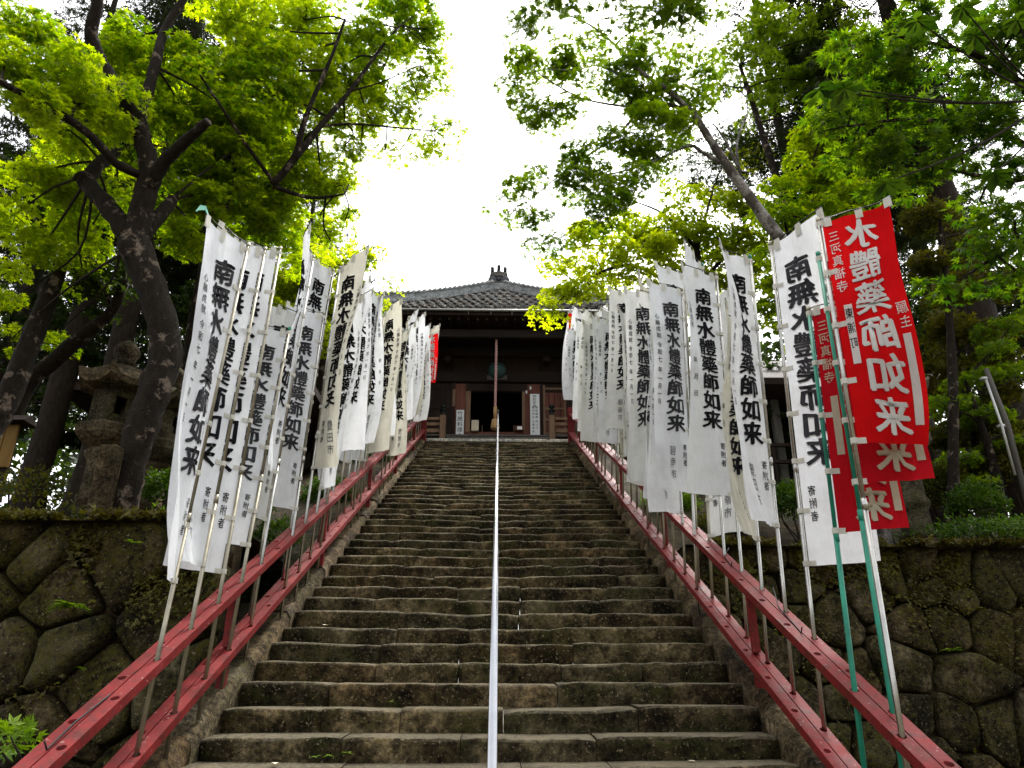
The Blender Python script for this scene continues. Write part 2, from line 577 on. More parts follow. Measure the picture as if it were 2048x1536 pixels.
# ------------------------------------------------------------------ the setting: ground, hillside, terrace
g = MB()
g.add([(-2500, -2500, 0), (2500, -2500, 0), (2500, 2500, 0), (-2500, 2500, 0)], [(0, 1, 2, 3)])
tag(g.build('ground', M['ground']), kind='structure')


def hillside(name, xs, ys):
    v = [(x, y, hill(x, y)) for y in ys for x in xs]
    nx = len(xs)
    f = [(j * nx + i, j * nx + i + 1, (j + 1) * nx + i + 1, (j + 1) * nx + i) for j in range(len(ys) - 1) for i in range(nx - 1)]
    m = MB()
    m.add(v, f, True)
    o = m.build(name, M['soil'])
    tag(o, kind='structure')
    return o


xsL = [-2.18 - q for q in (0, .4, .9, 1.5, 2.2, 3, 4, 5, 6.5, 8, 10, 13, 17, 22, 30, 45, 70)]
ysA = [0, .5, 1, 1.7, 2.5, 3.5, 4.5, 5.5, 6.5, 7.5, 8.5, 9.5, 10.5, 11.5, 12.5, 13.5, 15, 17, 20, 25, 32, 42, 60, 90]
hillside('hillside_left', xsL[::-1], [WALL_L[0] + 0.12 + q for q in ysA])
hillside('hillside_right', [-q for q in xsL], [WALL_R[0] + 0.12 + q for q in ysA])
m = MB()
m.box(-2.17, 2.17, YL + 0.55, 45, LAND - 0.6, LAND - 0.012)
tag(m.build('temple_terrace', M['ground']), kind='structure')

# ------------------------------------------------------------------ stone steps: every block its own piece
steps = empty('stone_steps')
tag(steps, kind='structure')


def block_mesh(x0, x1, k, rr):
    """One worn step stone: profile swept along x."""
    y, z = Y0 + k * TREAD, RISE * (k + 1)
    nx = max(4, int((x1 - x0) / 0.11))
    near = k < 26
    if not near:
        nx = max(3, nx // 2)
    prof = [(0.0, -RISE - 0.02), (-0.012, -RISE * 0.5), (-0.010, -0.022), (0.001, -0.006), (0.016, 0.0), (TREAD + 0.04, 0.006)]
    dz, dy = rr.uniform(-0.012, 0.010), rr.uniform(-0.016, 0.016)
    tilt = rr.uniform(-0.010, 0.010)
    wear = rr.uniform(0.0, 0.014)
    wc = rr.uniform(0.3, 0.7)
    V, F = [], []
    for i in range(nx + 1):
        t = i / nx
        x = x0 + 0.003 + (x1 - x0 - 0.006) * t
        e = min(t, 1 - t) * (x1 - x0)
        rd = max(0, 1 - e / 0.05)
        sag = -0.020 * math.exp(-((x + 0.2) / 1.1) ** 2)
        for j, (py, pz) in enumerate(prof):
            q = Vector((x * 3.1, k * 7.7, j * 1.9))
            n1 = mnoise.noise(q) * 0.008
            n2 = mnoise.noise(q * 3.3) * 0.006
            top = 1.0 if pz > -0.05 else 0.0
            zz = z + pz + (dz + tilt * (t - 0.5) * 2 + sag) * (top if j < 5 else 0.6)
            if top and j < 5:
                zz -= wear * math.exp(-((t - wc) / 0.22) ** 2) + abs(n2) * 1.3 + rd * 0.012
            V.append((x, y + dy + py + (n1 + n2 if j < 5 else 0) + rd * 0.012 * (j < 5), zz + n1 * 0.35 * top))
    m_ = len(prof)
    for i in range(nx):
        for j in range(m_ - 1):
            F.append((i * m_ + j, (i + 1) * m_ + j, (i + 1) * m_ + j + 1, i * m_ + j + 1))
    F.append(tuple(range(m_)))
    F.append(tuple(nx * m_ + j for j in range(m_ - 1, -1, -1)))
    me = bpy.data.meshes.new('stone_block')
    me.from_pydata(V, [], F)
    me.polygons.foreach_set('use_smooth', [True] * (len(F) - 2) + [False, False])
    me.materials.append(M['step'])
    me.update()
    return me


rr = random.Random(11)
for k in range(NSTEP):
    xs = [-HALF]
    while xs[-1] < HALF - 0.01:
        w = rr.uniform(0.55, 1.15)
        nx_ = xs[-1] + w
        if HALF - nx_ < 0.45:
            nx_ = HALF
        xs.append(nx_)
    for a, b in zip(xs[:-1], xs[1:]):
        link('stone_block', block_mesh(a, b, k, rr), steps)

# pale landing slabs on the top step
for a, b in ((-2.1, -0.75), (-0.75, 0.62), (0.62, 2.1)):
    m = MB()
    m.bbox(a + 0.003, b - 0.003, YL + TREAD * 0.62, YL + 0.62, LAND - 0.085, LAND, 0.012)
    o = m.build('landing_slab', M['slab'], steps)
m = MB()
m.bbox(-2.1, 2.1, YL + TREAD * 0.8, YL + 0.6, LAND - 0.5, LAND - 0.086, 0.01)
m.build('landing_riser', M['concrete'], steps)

# sloping kerb stones at both sides
for s, nm in ((-1, 'kerb_left'), (1, 'kerb_right')):
    kb = empty(nm)
    tag(kb, kind='structure')
    y = Y0 - 0.35
    while y < YL + 0.2:
        L = rr.uniform(0.7, 1.3)
        y1 = min(y + L, YL + 0.45)
        V, F = [], []
        ny = 6
        xa, xb = HALF + 0.004, 2.175
        up = rr.uniform(-0.01, 0.03)
        for i in range(ny + 1):
            t = i / ny
            yy = y + 0.006 + (y1 - y - 0.012) * t
            zt = min(nose(yy) + 0.045, LAND + 0.02) + up
            e = max(0, 1 - min(t, 1 - t) * L / 0.06) * 0.02
            nn = mnoise.noise(Vector((yy * 2.5, s * 4.0, 1.7))) * 0.02
            for (x, z) in ((xa, zt - 0.75), (xa, zt - 0.05 - e), (xa + 0.04, zt + nn - e), (xb - 0.05, zt + 0.01 + nn - e), (xb, zt - 0.05 - e), (xb, min(zt - 0.9, 0.0) if s else 0)):
                V.append((s * (x + mnoise.noise(Vector((yy * 3, z * 3, s))) * 0.008), yy, z))
        for i in range(ny):
            for j in range(5):
                q = (i * 6 + j, (i + 1) * 6 + j, (i + 1) * 6 + j + 1, i * 6 + j + 1)
                F.append(q if s > 0 else q[::-1])
        F.append(tuple(range(6)))
        F.append(tuple(ny * 6 + j for j in range(5, -1, -1)))
        me = bpy.data.meshes.new('kerb_stone')
        me.from_pydata(V, [], F)
        me.polygons.foreach_set('use_smooth', [True] * len(F))
        me.materials.append(M['kerb'])
        me.update()
        link('kerb_stone', me, kb)
        y = y1

# ------------------------------------------------------------------ retaining walls of fitted stones
def clip(poly, px, py, nx, ny):
    out = []
    for i in range(len(poly)):
        a, b = poly[i], poly[(i + 1) % len(poly)]
        da = (a[0] - px) * nx + (a[1] - py) * ny
        db = (b[0] - px) * nx + (b[1] - py) * ny
        if da <= 0:
            out.append(a)
        if (da < 0 < db) or (db < 0 < da):
            t = da / (da - db)
            out.append((a[0] + (b[0] - a[0]) * t, a[1] + (b[1] - a[1]) * t))
    return out


def stone_wall(x0, x1, y, top, label, seed):
    r = random.Random(seed)
    w = empty('stone_wall', ((x0 + x1) / 2, y, 0))
    tag(w, label, 'stone wall', 'retaining walls beside the steps')
    cx0 = (x0 + x1) / 2
    cell_w, cell_h = 0.60, 0.42
    seeds = []
    nr = int(round(top / cell_h))
    nc = int((x1 - x0) / cell_w) + 1
    for j in range(nr):
        for i in range(nc):
            seeds.append((x0 + (i + 0.5 + 0.5 * (j % 2) - 0.25) * cell_w + r.uniform(-.34, .34), (j + 0.5) * top / nr + r.uniform(-.20, .20)))
    batter = 0.10
    back = MB()
    back.add([(x0 - cx0, 0.13, 0), (x1 - cx0, 0.13, 0), (x1 - cx0, 0.13 + batter * top, top - 0.06), (x0 - cx0, 0.13 + batter * top, top - 0.06),
              (x0 - cx0, 0.6, 0), (x1 - cx0, 0.6, 0), (x1 - cx0, 0.6, top - 0.06), (x0 - cx0, 0.6, top - 0.06)],
             [(0, 1, 2, 3), (3, 2, 6, 7), (1, 5, 6, 2), (4, 0, 3, 7), (5, 4, 7, 6)])
    back.build('core', M['soil'], w)
    for a in seeds:
        poly = [(x0, 0), (x1, 0), (x1, top + 0.0), (x0, top + 0.0)]
        for b in seeds:
            if b is a:
                continue
            dx, dy = (b[0] - a[0]), (b[1] - a[1])
            if dx * dx + dy * dy > 4:
                continue
            L = math.hypot(dx, dy)
            poly = clip(poly, (a[0] + b[0]) / 2 - dx / L * 0.011, (a[1] + b[1]) / 2 - dy / L * 0.011, dx / L, dy / L)
            if len(poly) < 3:
                break
        if len(poly) < 3:
            continue
        # resample the outline, round the corners
        P = []
        n = len(poly)
        for i in range(n):
            p, q = poly[i], poly[(i + 1) % n]
            L = math.hypot(q[0] - p[0], q[1] - p[1])
            c = min(0.045, L * 0.25) / max(L, 1e-6)
            P.append((p[0] + (q[0] - p[0]) * c, p[1] + (q[1] - p[1]) * c))
            if L > 0.3:
                P.append((p[0] + (q[0] - p[0]) * 0.5, p[1] + (q[1] - p[1]) * 0.5))
            P.append((q[0] - (q[0] - p[0]) * c, q[1] - (q[1] - p[1]) * c))
        gx, gy = sum(p[0] for p in P) / len(P), sum(p[1] for p in P) / len(P)
        bulge = r.uniform(0.03, 0.09)
        tx, ty = r.uniform(-.2, .2), r.uniform(-.2, .2)
        rings = [(1.0, 0.14), (1.0, 0.03), (0.965, -0.012), (0.88, -bulge * 0.7), (0.6, -bulge * 0.95), (0.28, -bulge)]
        V, F = [], []
        m_ = len(P)
        for (s, d) in rings:
            for p in P:
                x, z = gx + (p[0] - gx) * s, gy + (p[1] - gy) * s
                nn = mnoise.noise(Vector((x * 4, z * 4, seed))) * 0.05 + mnoise.noise(Vector((x * 11, z * 11, seed))) * 0.022
                dd = d + (nn + tx * (x - gx) + ty * (z - gy) if d < 0.1 else 0)
                V.append((x - cx0, dd + batter * z, z))
        V.append((gx - cx0, -bulge + batter * gy, gy))
        for i in range(len(rings) - 1):
            for j in range(m_):
                j2 = (j + 1) % m_
                F.append((i * m_ + j, i * m_ + j2, (i + 1) * m_ + j2, (i + 1) * m_ + j))
        c = len(V) - 1
        for j in range(m_):
            F.append(((len(rings) - 1) * m_ + j, (len(rings) - 1) * m_ + (j + 1) % m_, c))
        me = bpy.data.meshes.new('stone')
        me.from_pydata(V, [], F)
        me.polygons.foreach_set('use_smooth', [True] * len(F))
        me.materials.append(M['wall'])
        me.update()
        link('stone', me, w)
    return w


stone_wall(-9.2, -2.19, WALL_L[0], WALL_L[1], 'mossy dry stone retaining wall left of the steps under the stone lantern', 3)
stone_wall(2.19, 10.2, WALL_R[0], WALL_R[1], 'dark dry stone retaining wall right of the steps behind the red banners', 5)

# ------------------------------------------------------------------ red railings with pole holes
HOLE_P = 0.2125
RAILS = {-1: dict(x=1.976, xl=1.996, zu=0.815, zl=0.32, y0=4.655 - 9 * HOLE_P, lean=0.035), 1: dict(x=2.0, xl=1.97, zu=0.81, zl=0.285, y0=3.90 - 5 * HOLE_P, lean=0.05)}
PW, PT = 0.074, 0.062          # plank width and thickness


def plank_mesh(xc, holes, ya, yb, zoff, name):
    """Sloping plank with round through-holes at the given forward distances."""
    V, F = [], []
    cs = 1.0

    def P(x, y, t):
        V.append((x, y, nose(y) + zoff + t))
        return len(V) - 1
    h = PW / 2
    ys = []
    for q in holes:
        ys.append((q - h, q + h, q))
    cur = ya
    spans = []
    for (a, b, q) in ys:
        if a > cur:
            spans.append((cur, a, None))
        spans.append((a, b, q))
        cur = b
    if cur < yb:
        spans.append((cur, yb, None))
    R = 0.022
    for (a, b, q) in spans:
        for t, flip in ((0, False), (-PT, True)):
            if q is None:
                f = [P(xc - h, a, t), P(xc + h, a, t), P(xc + h, b, t), P(xc - h, b, t)]
                F.append(f[::-1] if flip else f)
            else:
                n = 12
                o, i_ = [], []
                for k in range(n):
                    an = 2 * PI * (k + 0.5) / n
                    c_, s_ = math.cos(an), math.sin(an)
                    mx = max(abs(c_), abs(s_))
                    o.append(P(xc + c_ / mx * h, q + s_ / mx * h, t))
                    i_.append(P(xc + c_ * R, q + s_ * R, t))
                for k in range(n):
                    k2 = (k + 1) % n
                    f = [o[k], o[k2], i_[k2], i_[k]]
                    F.append(f[::-1] if flip else f)
                if not flip:
                    up = i_
                else:
                    for k in range(n):
                        k2 = (k + 1) % n
                        F.append([up[k], up[k2], i_[k2], i_[k]])
    for sx in (-h, h):
        f = [P(xc + sx, ya, 0), P(xc + sx, ya, -PT), P(xc + sx, yb, -PT), P(xc + sx, yb, 0)]
        F.append(f if sx > 0 else f[::-1])
    for yy, fl in ((ya, False), (yb, True)):
        f = [P(xc - h, yy, 0), P(xc - h, yy, -PT), P(xc + h, yy, -PT), P(xc + h, yy, 0)]
        F.append(f[::-1] if fl else f)
    me = bpy.data.meshes.new(name)
    me.from_pydata(V, [], F)
    me.materials.append(M['red'])
    me.update()
    return me


def slot(side, j):
    R_ = RAILS[side]
    y = R_['y0'] + j * HOLE_P
    off = (PW / 2 + 0.004) * (-1 if j % 2 == 0 else 1) * (-side)
    return side * R_['x'] + off, y


for s, nm in ((-1, 'left'), (1, 'right')):
    R_ = RAILS[s]
    xr = s * R_['x']
    ha = empty('railing', (0, 0, 0))
    tag(ha, 'long red painted banner railing up the %s side of the steps' % nm, 'railing', 'red railings beside the steps')
    nh = int((18.3 - R_['y0']) / HOLE_P)
    for lvl, z, xr in (('upper_plank', R_['zu'], s * R_['x']), ('lower_plank', R_['zl'], s * R_['xl'])):
        for row in (0, 1):
            hs = [R_['y0'] + j * HOLE_P for j in range(nh) if j % 2 == row]
            xc = xr + (PW / 2 + 0.004) * (-1 if row == 0 else 1) * (-s)
            link(lvl, plank_mesh(xc, hs, 2.55, 18.85, z, lvl), ha)
    xr = s * (R_['x'] + R_['xl']) / 2
    y = 3.2
    while y < 18.6:
        m = MB()
        zt, zb = nose(y) + R_['zu'] - PT - 0.002, nose(y) - 0.02
        m.box(xr - 0.030, xr + 0.030, y - 0.03, y + 0.03, zb, nose(y) + R_['zl'] - PT - 0.004)
        m.box(xr - 0.026, xr + 0.026, y - 0.026, y + 0.026, nose(y) + R_['zl'] + 0.012, zt - 0.012)
        m.build('post', M['red'], ha)
        y += 2.75
    m = MB()
    m.bbox(xr - 0.09, xr + 0.09, 18.86, 18.99, LAND - 0.2, LAND + R_['zu'] + 0.06, 0.01)
    m.build('end_post', M['red'], ha)

# polished central handrail
hr = empty('handrail', (0, 3.2, 0))
tag(hr, 'polished steel tube handrail running up the middle of the steps', 'handrail')
m = MB()
xh = 0.014
pa = Vector((xh, 2.7, nose(2.7) + 0.86 - 0.0)) - Vector((0, 3.2, 0))
pb = Vector((xh, 19.15, nose(19.15) + 0.86)) - Vector((0, 3.2, 0))
m.tube([pa, pb], 0.0225, 20)
m.tube([pb, pb + Vector((0, 0.06, 0.0)), pb + Vector((0, 0.09, -0.06)), pb + Vector((0, 0.09, -0.9))], 0.0245, 14)
m.build('tube', M['handrail'], hr)
y = 3.4
while y < 19:
    m = MB()
    yk = Y0 + (math.floor((y - Y0) / TREAD) + 0.5) * TREAD
    zk = RISE * (math.floor((y - Y0) / TREAD) + 1)
    m.tube([(xh, yk - 3.2, min(zk, LAND) - 0.03), (xh, yk - 3.2, nose(yk) + 0.84)], 0.019, 12)
    m.build('post', M['handrail'], hr)
    y += 2.05
# ------------------------------------------------------------------ lettering: glyph outlines of the built-in font
_tc = bpy.data.curves.new('glyph', 'FONT')
_tc.size = 1.0
_tc.resolution_u = 2
_to = bpy.data.objects.new('glyph', _tc)
COL.objects.link(_to)
_gl = {}


def glyph(ch, bold=0.02):
    """Triangles of one character, centred on its em box, brushed a little."""
    key = (ch, bold)
    if key in _gl:
        return _gl[key]
    _tc.body = ch
    _tc.offset = bold
    dg = bpy.context.evaluated_depsgraph_get()
    dg.update()
    me = bpy.data.meshes.new_from_object(_to.evaluated_get(dg))
    bm = bmesh.new()
    bm.from_mesh(me)
    bmesh.ops.triangulate(bm, faces=bm.faces[:])
    V = np.array([(v.co.x - 0.5, v.co.y - 0.38) for v in bm.verts], np.float64).reshape(-1, 2)
    F = np.array([[v.index for v in f.verts] for f in bm.faces], np.int32).reshape(-1, 3)
    bm.free()
    bpy.data.meshes.remove(me)
    if len(V) and ch in '南無水體藥師如来':       # brush: strokes rise to the right and swell unevenly
        x, y = V[:, 0].copy(), V[:, 1].copy()
        V[:, 1] = y + 0.10 * x + 0.022 * np.sin(9 * x + 4 * y + ord(ch) % 7)
        V[:, 0] = x * (1 - 0.10 * y) + 0.022 * np.sin(8 * y + 3 * x + ord(ch) % 5)
    _gl[key] = (V, F)
    return _gl[key]


def subdiv(V, F):
    """Each triangle into four."""
    e = np.concatenate([F[:, [0, 1]], F[:, [1, 2]], F[:, [2, 0]]])
    e.sort(axis=1)
    ue, inv = np.unique(e, axis=0, return_inverse=True)
    inv = inv.ravel()
    mid = (V[ue[:, 0]] + V[ue[:, 1]]) / 2 if False else (V[ue].mean(axis=1))
    n, m_ = len(V), len(F)
    ab, bc, ca = n + inv[:m_], n + inv[m_:2 * m_], n + inv[2 * m_:]
    F2 = np.concatenate([np.stack([F[:, 0], ab, ca], 1), np.stack([ab, F[:, 1], bc], 1), np.stack([ca, bc, F[:, 2]], 1), np.stack([ab, bc, ca], 1)])
    return np.concatenate([V, mid]), F2


DENSE = '體藥願就福'


def layout(items, bold, sub=False):
    """items: (char, cx, cy, sx, sy) -> flat triangles with y downwards."""
    Vs, Fs, b = [], [], 0
    for (ch, cx, cy, sx, sy) in items:
        heavy = bold > 0.02
        V, F = glyph(ch, 0.0 if heavy else min(bold, 0.006))
        if not len(F):
            continue
        if sub:
            V, F = subdiv(V, F)
        # a loaded brush: the same strokes laid three times, slightly apart
        for i, (ox, oy) in enumerate(((-0.034, -0.016), (0.034, 0.020), (0.008, -0.024), (-0.008, 0.024), (0.0, 0.0)) if heavy else ((0, 0),)):
            q = 0.6 if ch in DENSE else 1.0
            Vs.append(np.stack([cx + (V[:, 0] + ox * q) * sx, cy - (V[:, 1] + oy * q) * sy, np.full(len(V), i * 0.0005)], 1))
            Fs.append(F + b)
            b += len(V)
    if not Vs:
        return None
    return np.concatenate(Vs), np.concatenate(Fs)


def column(txt, cx, y0, pitch, sx, sy=None):
    return [(c, cx, y0 + i * pitch, sx, sy or sx) for i, c in enumerate(txt) if c != ' ']


class Cloth:
    def __init__(s, foot, lean, ztop, L, W, at, ab, curl, rip, ph, rodtilt):
        s.foot, s.lean, s.ztop, s.L, s.W = foot, lean, ztop, L, W
        s.at, s.ab, s.curl, s.rip, s.ph, s.rt = rad(at), rad(ab), curl, rip, ph, rodtilt

    def pole(s, z):
        return s.foot[0] + s.lean[0] * (z - s.foot[2]), s.foot[1] + s.lean[1] * (z - s.foot[2])

    def pos(s, u, v):
        z0 = s.ztop - v * s.L
        px, py = s.pole(z0)
        a0 = s.at + (s.ab - s.at) * np.clip(v, 0, 1) ** 1.25 + 0.16 * np.sin(5.2 * v + s.ph)
        c = s.curl * (0.35 + 0.65 * v) + 0.35 * np.sin(3.1 * v + 1.7 * s.ph)
        c = np.where(np.abs(c) < 1e-3, 1e-3, c)
        w = s.W
        x = px + 0.020 * np.cos(a0) + w / c * (np.sin(a0 + c * u) - np.sin(a0))
        y = py + 0.020 * np.sin(a0) - w / c * (np.cos(a0 + c * u) - np.cos(a0))
        r = s.rip * np.sin(7.0 * u + 9.0 * v + s.ph) * np.minimum(u * 3, 1) + 0.5 * s.rip * np.sin(15 * v - 5 * u + 2 * s.ph) * u
        r = r + s.rip * 0.42 * np.sin(19 * u + 3.5 * v + 2.3 * s.ph) * np.sin(4.3 * v + s.ph) * np.minimum(u * 4, 1)
        am = a0 + c * u
        x = x - np.sin(am) * r
        y = y + np.cos(am) * r
        z = z0 + s.rt * u * w * (1 - v) ** 2 - 0.05 * w * u * v * math.sin(s.ph) - 0.010 * np.sin(PI * u) * (1 - v) ** 6
        return np.stack([x, y, z], -1)

    def normal(s, u, v):
        e = 2e-3
        du = s.pos(u + e, v) - s.pos(u - e, v)
        dv = s.pos(u, v + e) - s.pos(u, v - e)
        n = np.cross(du, dv)
        return n / np.maximum(np.linalg.norm(n, axis=-1, keepdims=True), 1e-9)


def ink(cl, flat, off, base, name, mat, parent):
    if flat is None:
        return
    P, F = flat
    u, v = 1 - P[:, 0] / cl.W, P[:, 1] / cl.L
    p, n = cl.pos(u, v), cl.normal(u, v)
    b = np.array(base)
    h = (P[:, 2:3] if P.shape[1] > 2 else 0.0) + off
    V = np.concatenate([p + n * h - b, p - n * h - b])
    F2 = np.concatenate([F, F[:, ::-1] + len(P)])
    tag(link(name, mesh_tris(name, V, F2, mat, True), parent), kind='stuff')


LOOP_ME = {}


def loop_mesh(mat):
    """Cloth loop: a band round the pole with its tab towards +x."""
    if mat.name in LOOP_ME:
        return LOOP_ME[mat.name]
    mb = MB()
    n, r, h = 10, 0.0195, 0.034
    pr = [(r * math.cos(2 * PI * k / n), r * math.sin(2 * PI * k / n)) for k in range(n)]
    mb.add([(x, y, -h / 2) for x, y in pr] + [(x, y, h / 2) for x, y in pr], [(k, (k + 1) % n, n + (k + 1) % n, n + k) for k in range(n)], True)
    mb.box(r * 0.9, r + 0.045, -0.003, 0.003, -h / 2, h / 2)
    me = bpy.data.meshes.new('loop')
    me.from_pydata(mb.v, [], mb.f)
    me.materials.append(mat)
    me.update()
    LOOP_ME[mat.name] = me
    return me


ORD = 'first second third fourth fifth sixth seventh eighth ninth tenth eleventh twelfth thirteenth fourteenth fifteenth sixteenth seventeenth eighteenth nineteenth twentieth'.split()
for t in ('twenty', 'thirty', 'forty'):
    ORD += [t + '-' + q for q in ORD[:9]] + ({'twenty': ['thirtieth'], 'thirty': ['fortieth'], 'forty': ['fiftieth']}[t])


def banner(side, j, Ht, L, W, at, ab, label, style='white', curl=0.3, rip=0.012, rodtilt=0.12, place=None, pole='steel', date=True, drop=0.03, extra_top=0.0, lean=None):
    x, y = slot(side, j)
    R_ = RAILS[side]
    rail = nose(y) + R_['zu']
    foot = Vector((x, y, nose(y) + 0.06))
    near = y < 9.5
    rb = random.Random(j * 7 + side)
    lean = lean or (R_['lean'] + rb.uniform(-.014, .014), rb.uniform(-.008, .008))
    # keep the tube inside its two holes: lean about the upper hole
    foot.x -= lean[0] * (rail - foot.z)
    foot.y -= lean[1] * (rail - foot.z)
    root = empty('banner', foot)
    tag(root, label, 'banner', 'votive banners along the %s railing' % ('left' if side < 0 else 'right'))
    ztop = rail + Ht
    cl = Cloth(foot, lean, ztop - drop, L, W, at, ab, curl, rip if near else rip * 0.7, rb.uniform(0, 6.28), rodtilt)
    base = tuple(foot)
    # pole: lower tube, thinner upper tube, sleeve
    H = ztop + extra_top - foot.z
    lx, ly = lean
    m = MB()
    zj = (rail - foot.z) + 0.75 + rb.uniform(0, .4)
    n = 10 if near else 6
    m.tube([(0, 0, 0), (lx * zj, ly * zj, zj)], 0.0145, n)
    m.tube([(lx * zj, ly * zj, zj - 0.05), (lx * zj, ly * zj, zj + 0.012)], 0.0160, n)
    m.tube([(lx * zj, ly * zj, zj), (lx * H, ly * H, H)], 0.0120, n)
    pm = {'steel': M['steel'], 'dull': M['steel_dull'], 'green': M['green_tube']}[pole]
    po = m.build('pole', pm, root)
    m = MB()
    m.tube([(lx * H, ly * H, H - 0.02), (lx * H, ly * H, H + 0.012)], 0.0145, n)
    m.build('cap', M['green_tube'] if rb.random() < .35 else M['steel_dull'], po)
    # crossbar along the top hem
    u = np.linspace(-0.04, 1.06, 6)
    p = cl.pos(u, np.zeros_like(u)) - np.array(base)
    p[:, 2] += 0.028
    m = MB()
    m.tube([tuple(q) for q in p], 0.0045, 5)
    m.build('crossbar', M['black_tube'], root)
    # cloth
    nu, nv = (12, 48) if near else (7, 26)
    uu, vv = np.meshgrid(np.linspace(0, 1, nu + 1), np.linspace(0, 1, nv + 1))
    V = cl.pos(uu.ravel(), vv.ravel()) - np.array(base)
    idx = np.arange((nu + 1) * (nv + 1)).reshape(nv + 1, nu + 1)
    F = np.stack([idx[:-1, :-1], idx[:-1, 1:], idx[1:, 1:], idx[1:, :-1]], -1).reshape(-1, 4)
    cmat = {'white': M['cloth'], 'aged': M['cloth_aged'], 'grey': M['cloth_grey'], 'red': M['cloth_red'], 'darkred': M['cloth_darkred']}[style]
    c_o = link('cloth', mesh_tris('cloth', V, F, cmat, True), root)
    off = 0.0045 if near else 0.006
    if style in ('red', 'darkred'):
        wm = M['ink_white'] if style == 'red' else M['ink_cream']
        ink(cl, layout(column('水體藥師如来', 0.47 * W, 0.105 * L, 0.158 * L, 0.50 * W, 0.150 * L), 0.034, near), off, base, 'lettering', wm, c_o)
        ink(cl, layout(column('三河真福寺', 0.86 * W, 0.085 * L, 0.062 * L, 0.17 * W, 0.055 * L), 0.02), off, base, 'small_lettering', wm, c_o)
        ink(cl, layout(column('願主', 0.10 * W, 0.50 * L, 0.055 * L, 0.16 * W, 0.05 * L), 0.02), off, base, 'small_lettering', wm, c_o)
        for (cx, a, b) in ((0.83 * W, 0.42, 0.68), (0.12 * W, 0.60, 0.93)):
            t = np.linspace(a * L, b * L, 12)
            hw = 0.055 * W
            Pf = np.concatenate([np.stack([np.full(12, cx - hw), t], 1), np.stack([np.full(12, cx + hw), t], 1)])
            Ff = np.array([[i, i + 1, 12 + i + 1] for i in range(11)] + [[i, 12 + i + 1, 12 + i] for i in range(11)])
            ink(cl, (Pf, Ff), off, base, 'name_strip', wm, c_o)
        if place:
            ink(cl, layout(column(place, 0.83 * W, 0.46 * L, 0.065 * L, 0.11 * W, 0.05 * L), 0.012), off + 0.002, base, 'small_lettering', M['ink'], c_o)
    else:
        ink(cl, layout(column('南無水體藥師如来', 0.60 * W, 0.125 * L, 0.0815 * L, 0.52 * W, 0.082 * L), 0.034, near), off, base, 'lettering', M['ink'] if rb.random() < .7 else M['ink_worn'], c_o)
        it = column('心願成就', 0.15 * W, 0.185 * L, 0.034 * L, 0.13 * W, 0.029 * L)
        if date:
            it += column('令和七', 0.15 * W, 0.335 * L, 0.036 * L, 0.12 * W, 0.03 * L)
            it += column('一', 0.15 * W, 0.495 * L, 0.1, 0.12 * W, 0.028 * L) + column('一', 0.15 * W, 0.565 * L, 0.1, 0.12 * W, 0.028 * L)
        it += [('年', 0.15 * W, 0.455 * L, 0.12 * W, 0.028 * L), ('月', 0.15 * W, 0.53 * L, 0.11 * W, 0.028 * L), ('日', 0.15 * W, 0.60 * L, 0.10 * W, 0.026 * L)]
        it += column('寄附者', 0.84 * W, 0.80 * L, 0.035 * L, 0.125 * W, 0.030 * L)
        ink(cl, layout(it, 0.012), off, base, 'small_lettering', M['ink'], c_o)
        if place:
            ink(cl, layout(column(place, 0.50 * W, 0.82 * L, 0.052 * L, 0.19 * W, 0.046 * L), 0.010), off, base, 'handwritten_name', M['ink_soft'], c_o)
    # loops along the pole and along the top
    lm = loop_mesh(M['loop'])
    nl = 8 if style not in ('red', 'darkred') else 5
    lp = MB()
    for i in range(nl):
        v = 0.008 + (0.985) * i / (nl - 1)
        p0 = cl.pos(np.array([0.0]), np.array([v]))[0]
        p1 = cl.pos(np.array([0.08]), np.array([v]))[0]
        an = math.atan2(p1[1] - p0[1], p1[0] - p0[0])
        z = ztop - drop - v * L
        qx, qy = cl.pole(z)
        if near:
            o = link('loop', lm, root, (qx - base[0], qy - base[1], z - base[2]))
            o.rotation_euler = (0, 0, an)
        else:
            Mx = Matrix.Translation((qx - base[0], qy - base[1], z - base[2])) @ Matrix.Rotation(an, 4, 'Z')
            lp.add([tuple(Mx @ q.co) for q in lm.vertices], [tuple(f.vertices) for f in lm.polygons])
    tops = MB()
    for u0 in (0.03, 0.5, 0.93):
        ua = np.array([u0, u0 + 0.11, u0, u0 + 0.11])
        q = cl.pos(ua, np.array([0.0, 0.0, 0.028, 0.028])) - np.array(base)
        nn = cl.normal(np.array([u0]), np.array([0.01]))[0]
        V_ = []
        for sgn in (1, -1):
            a_, b_, c_, d_ = q
            up = np.array([0, 0, 0.034])
            V_ += [tuple(c_ + nn * 0.006 * sgn), tuple(d_ + nn * 0.006 * sgn), tuple(b_ + up + nn * 0.004 * sgn), tuple(a_ + up + nn * 0.004 * sgn)]
        tops.add(V_, [(0, 1, 2, 3), (5, 4, 7, 6), (3, 2, 6, 7)])
    if near:
        tag(tops.build('top_loops', M['loop'], root), kind='stuff')
    else:
        lp.add(tops.v, tops.f)
        tag(lp.build('loops', M['loop'], root), kind='stuff')
    return root, cl


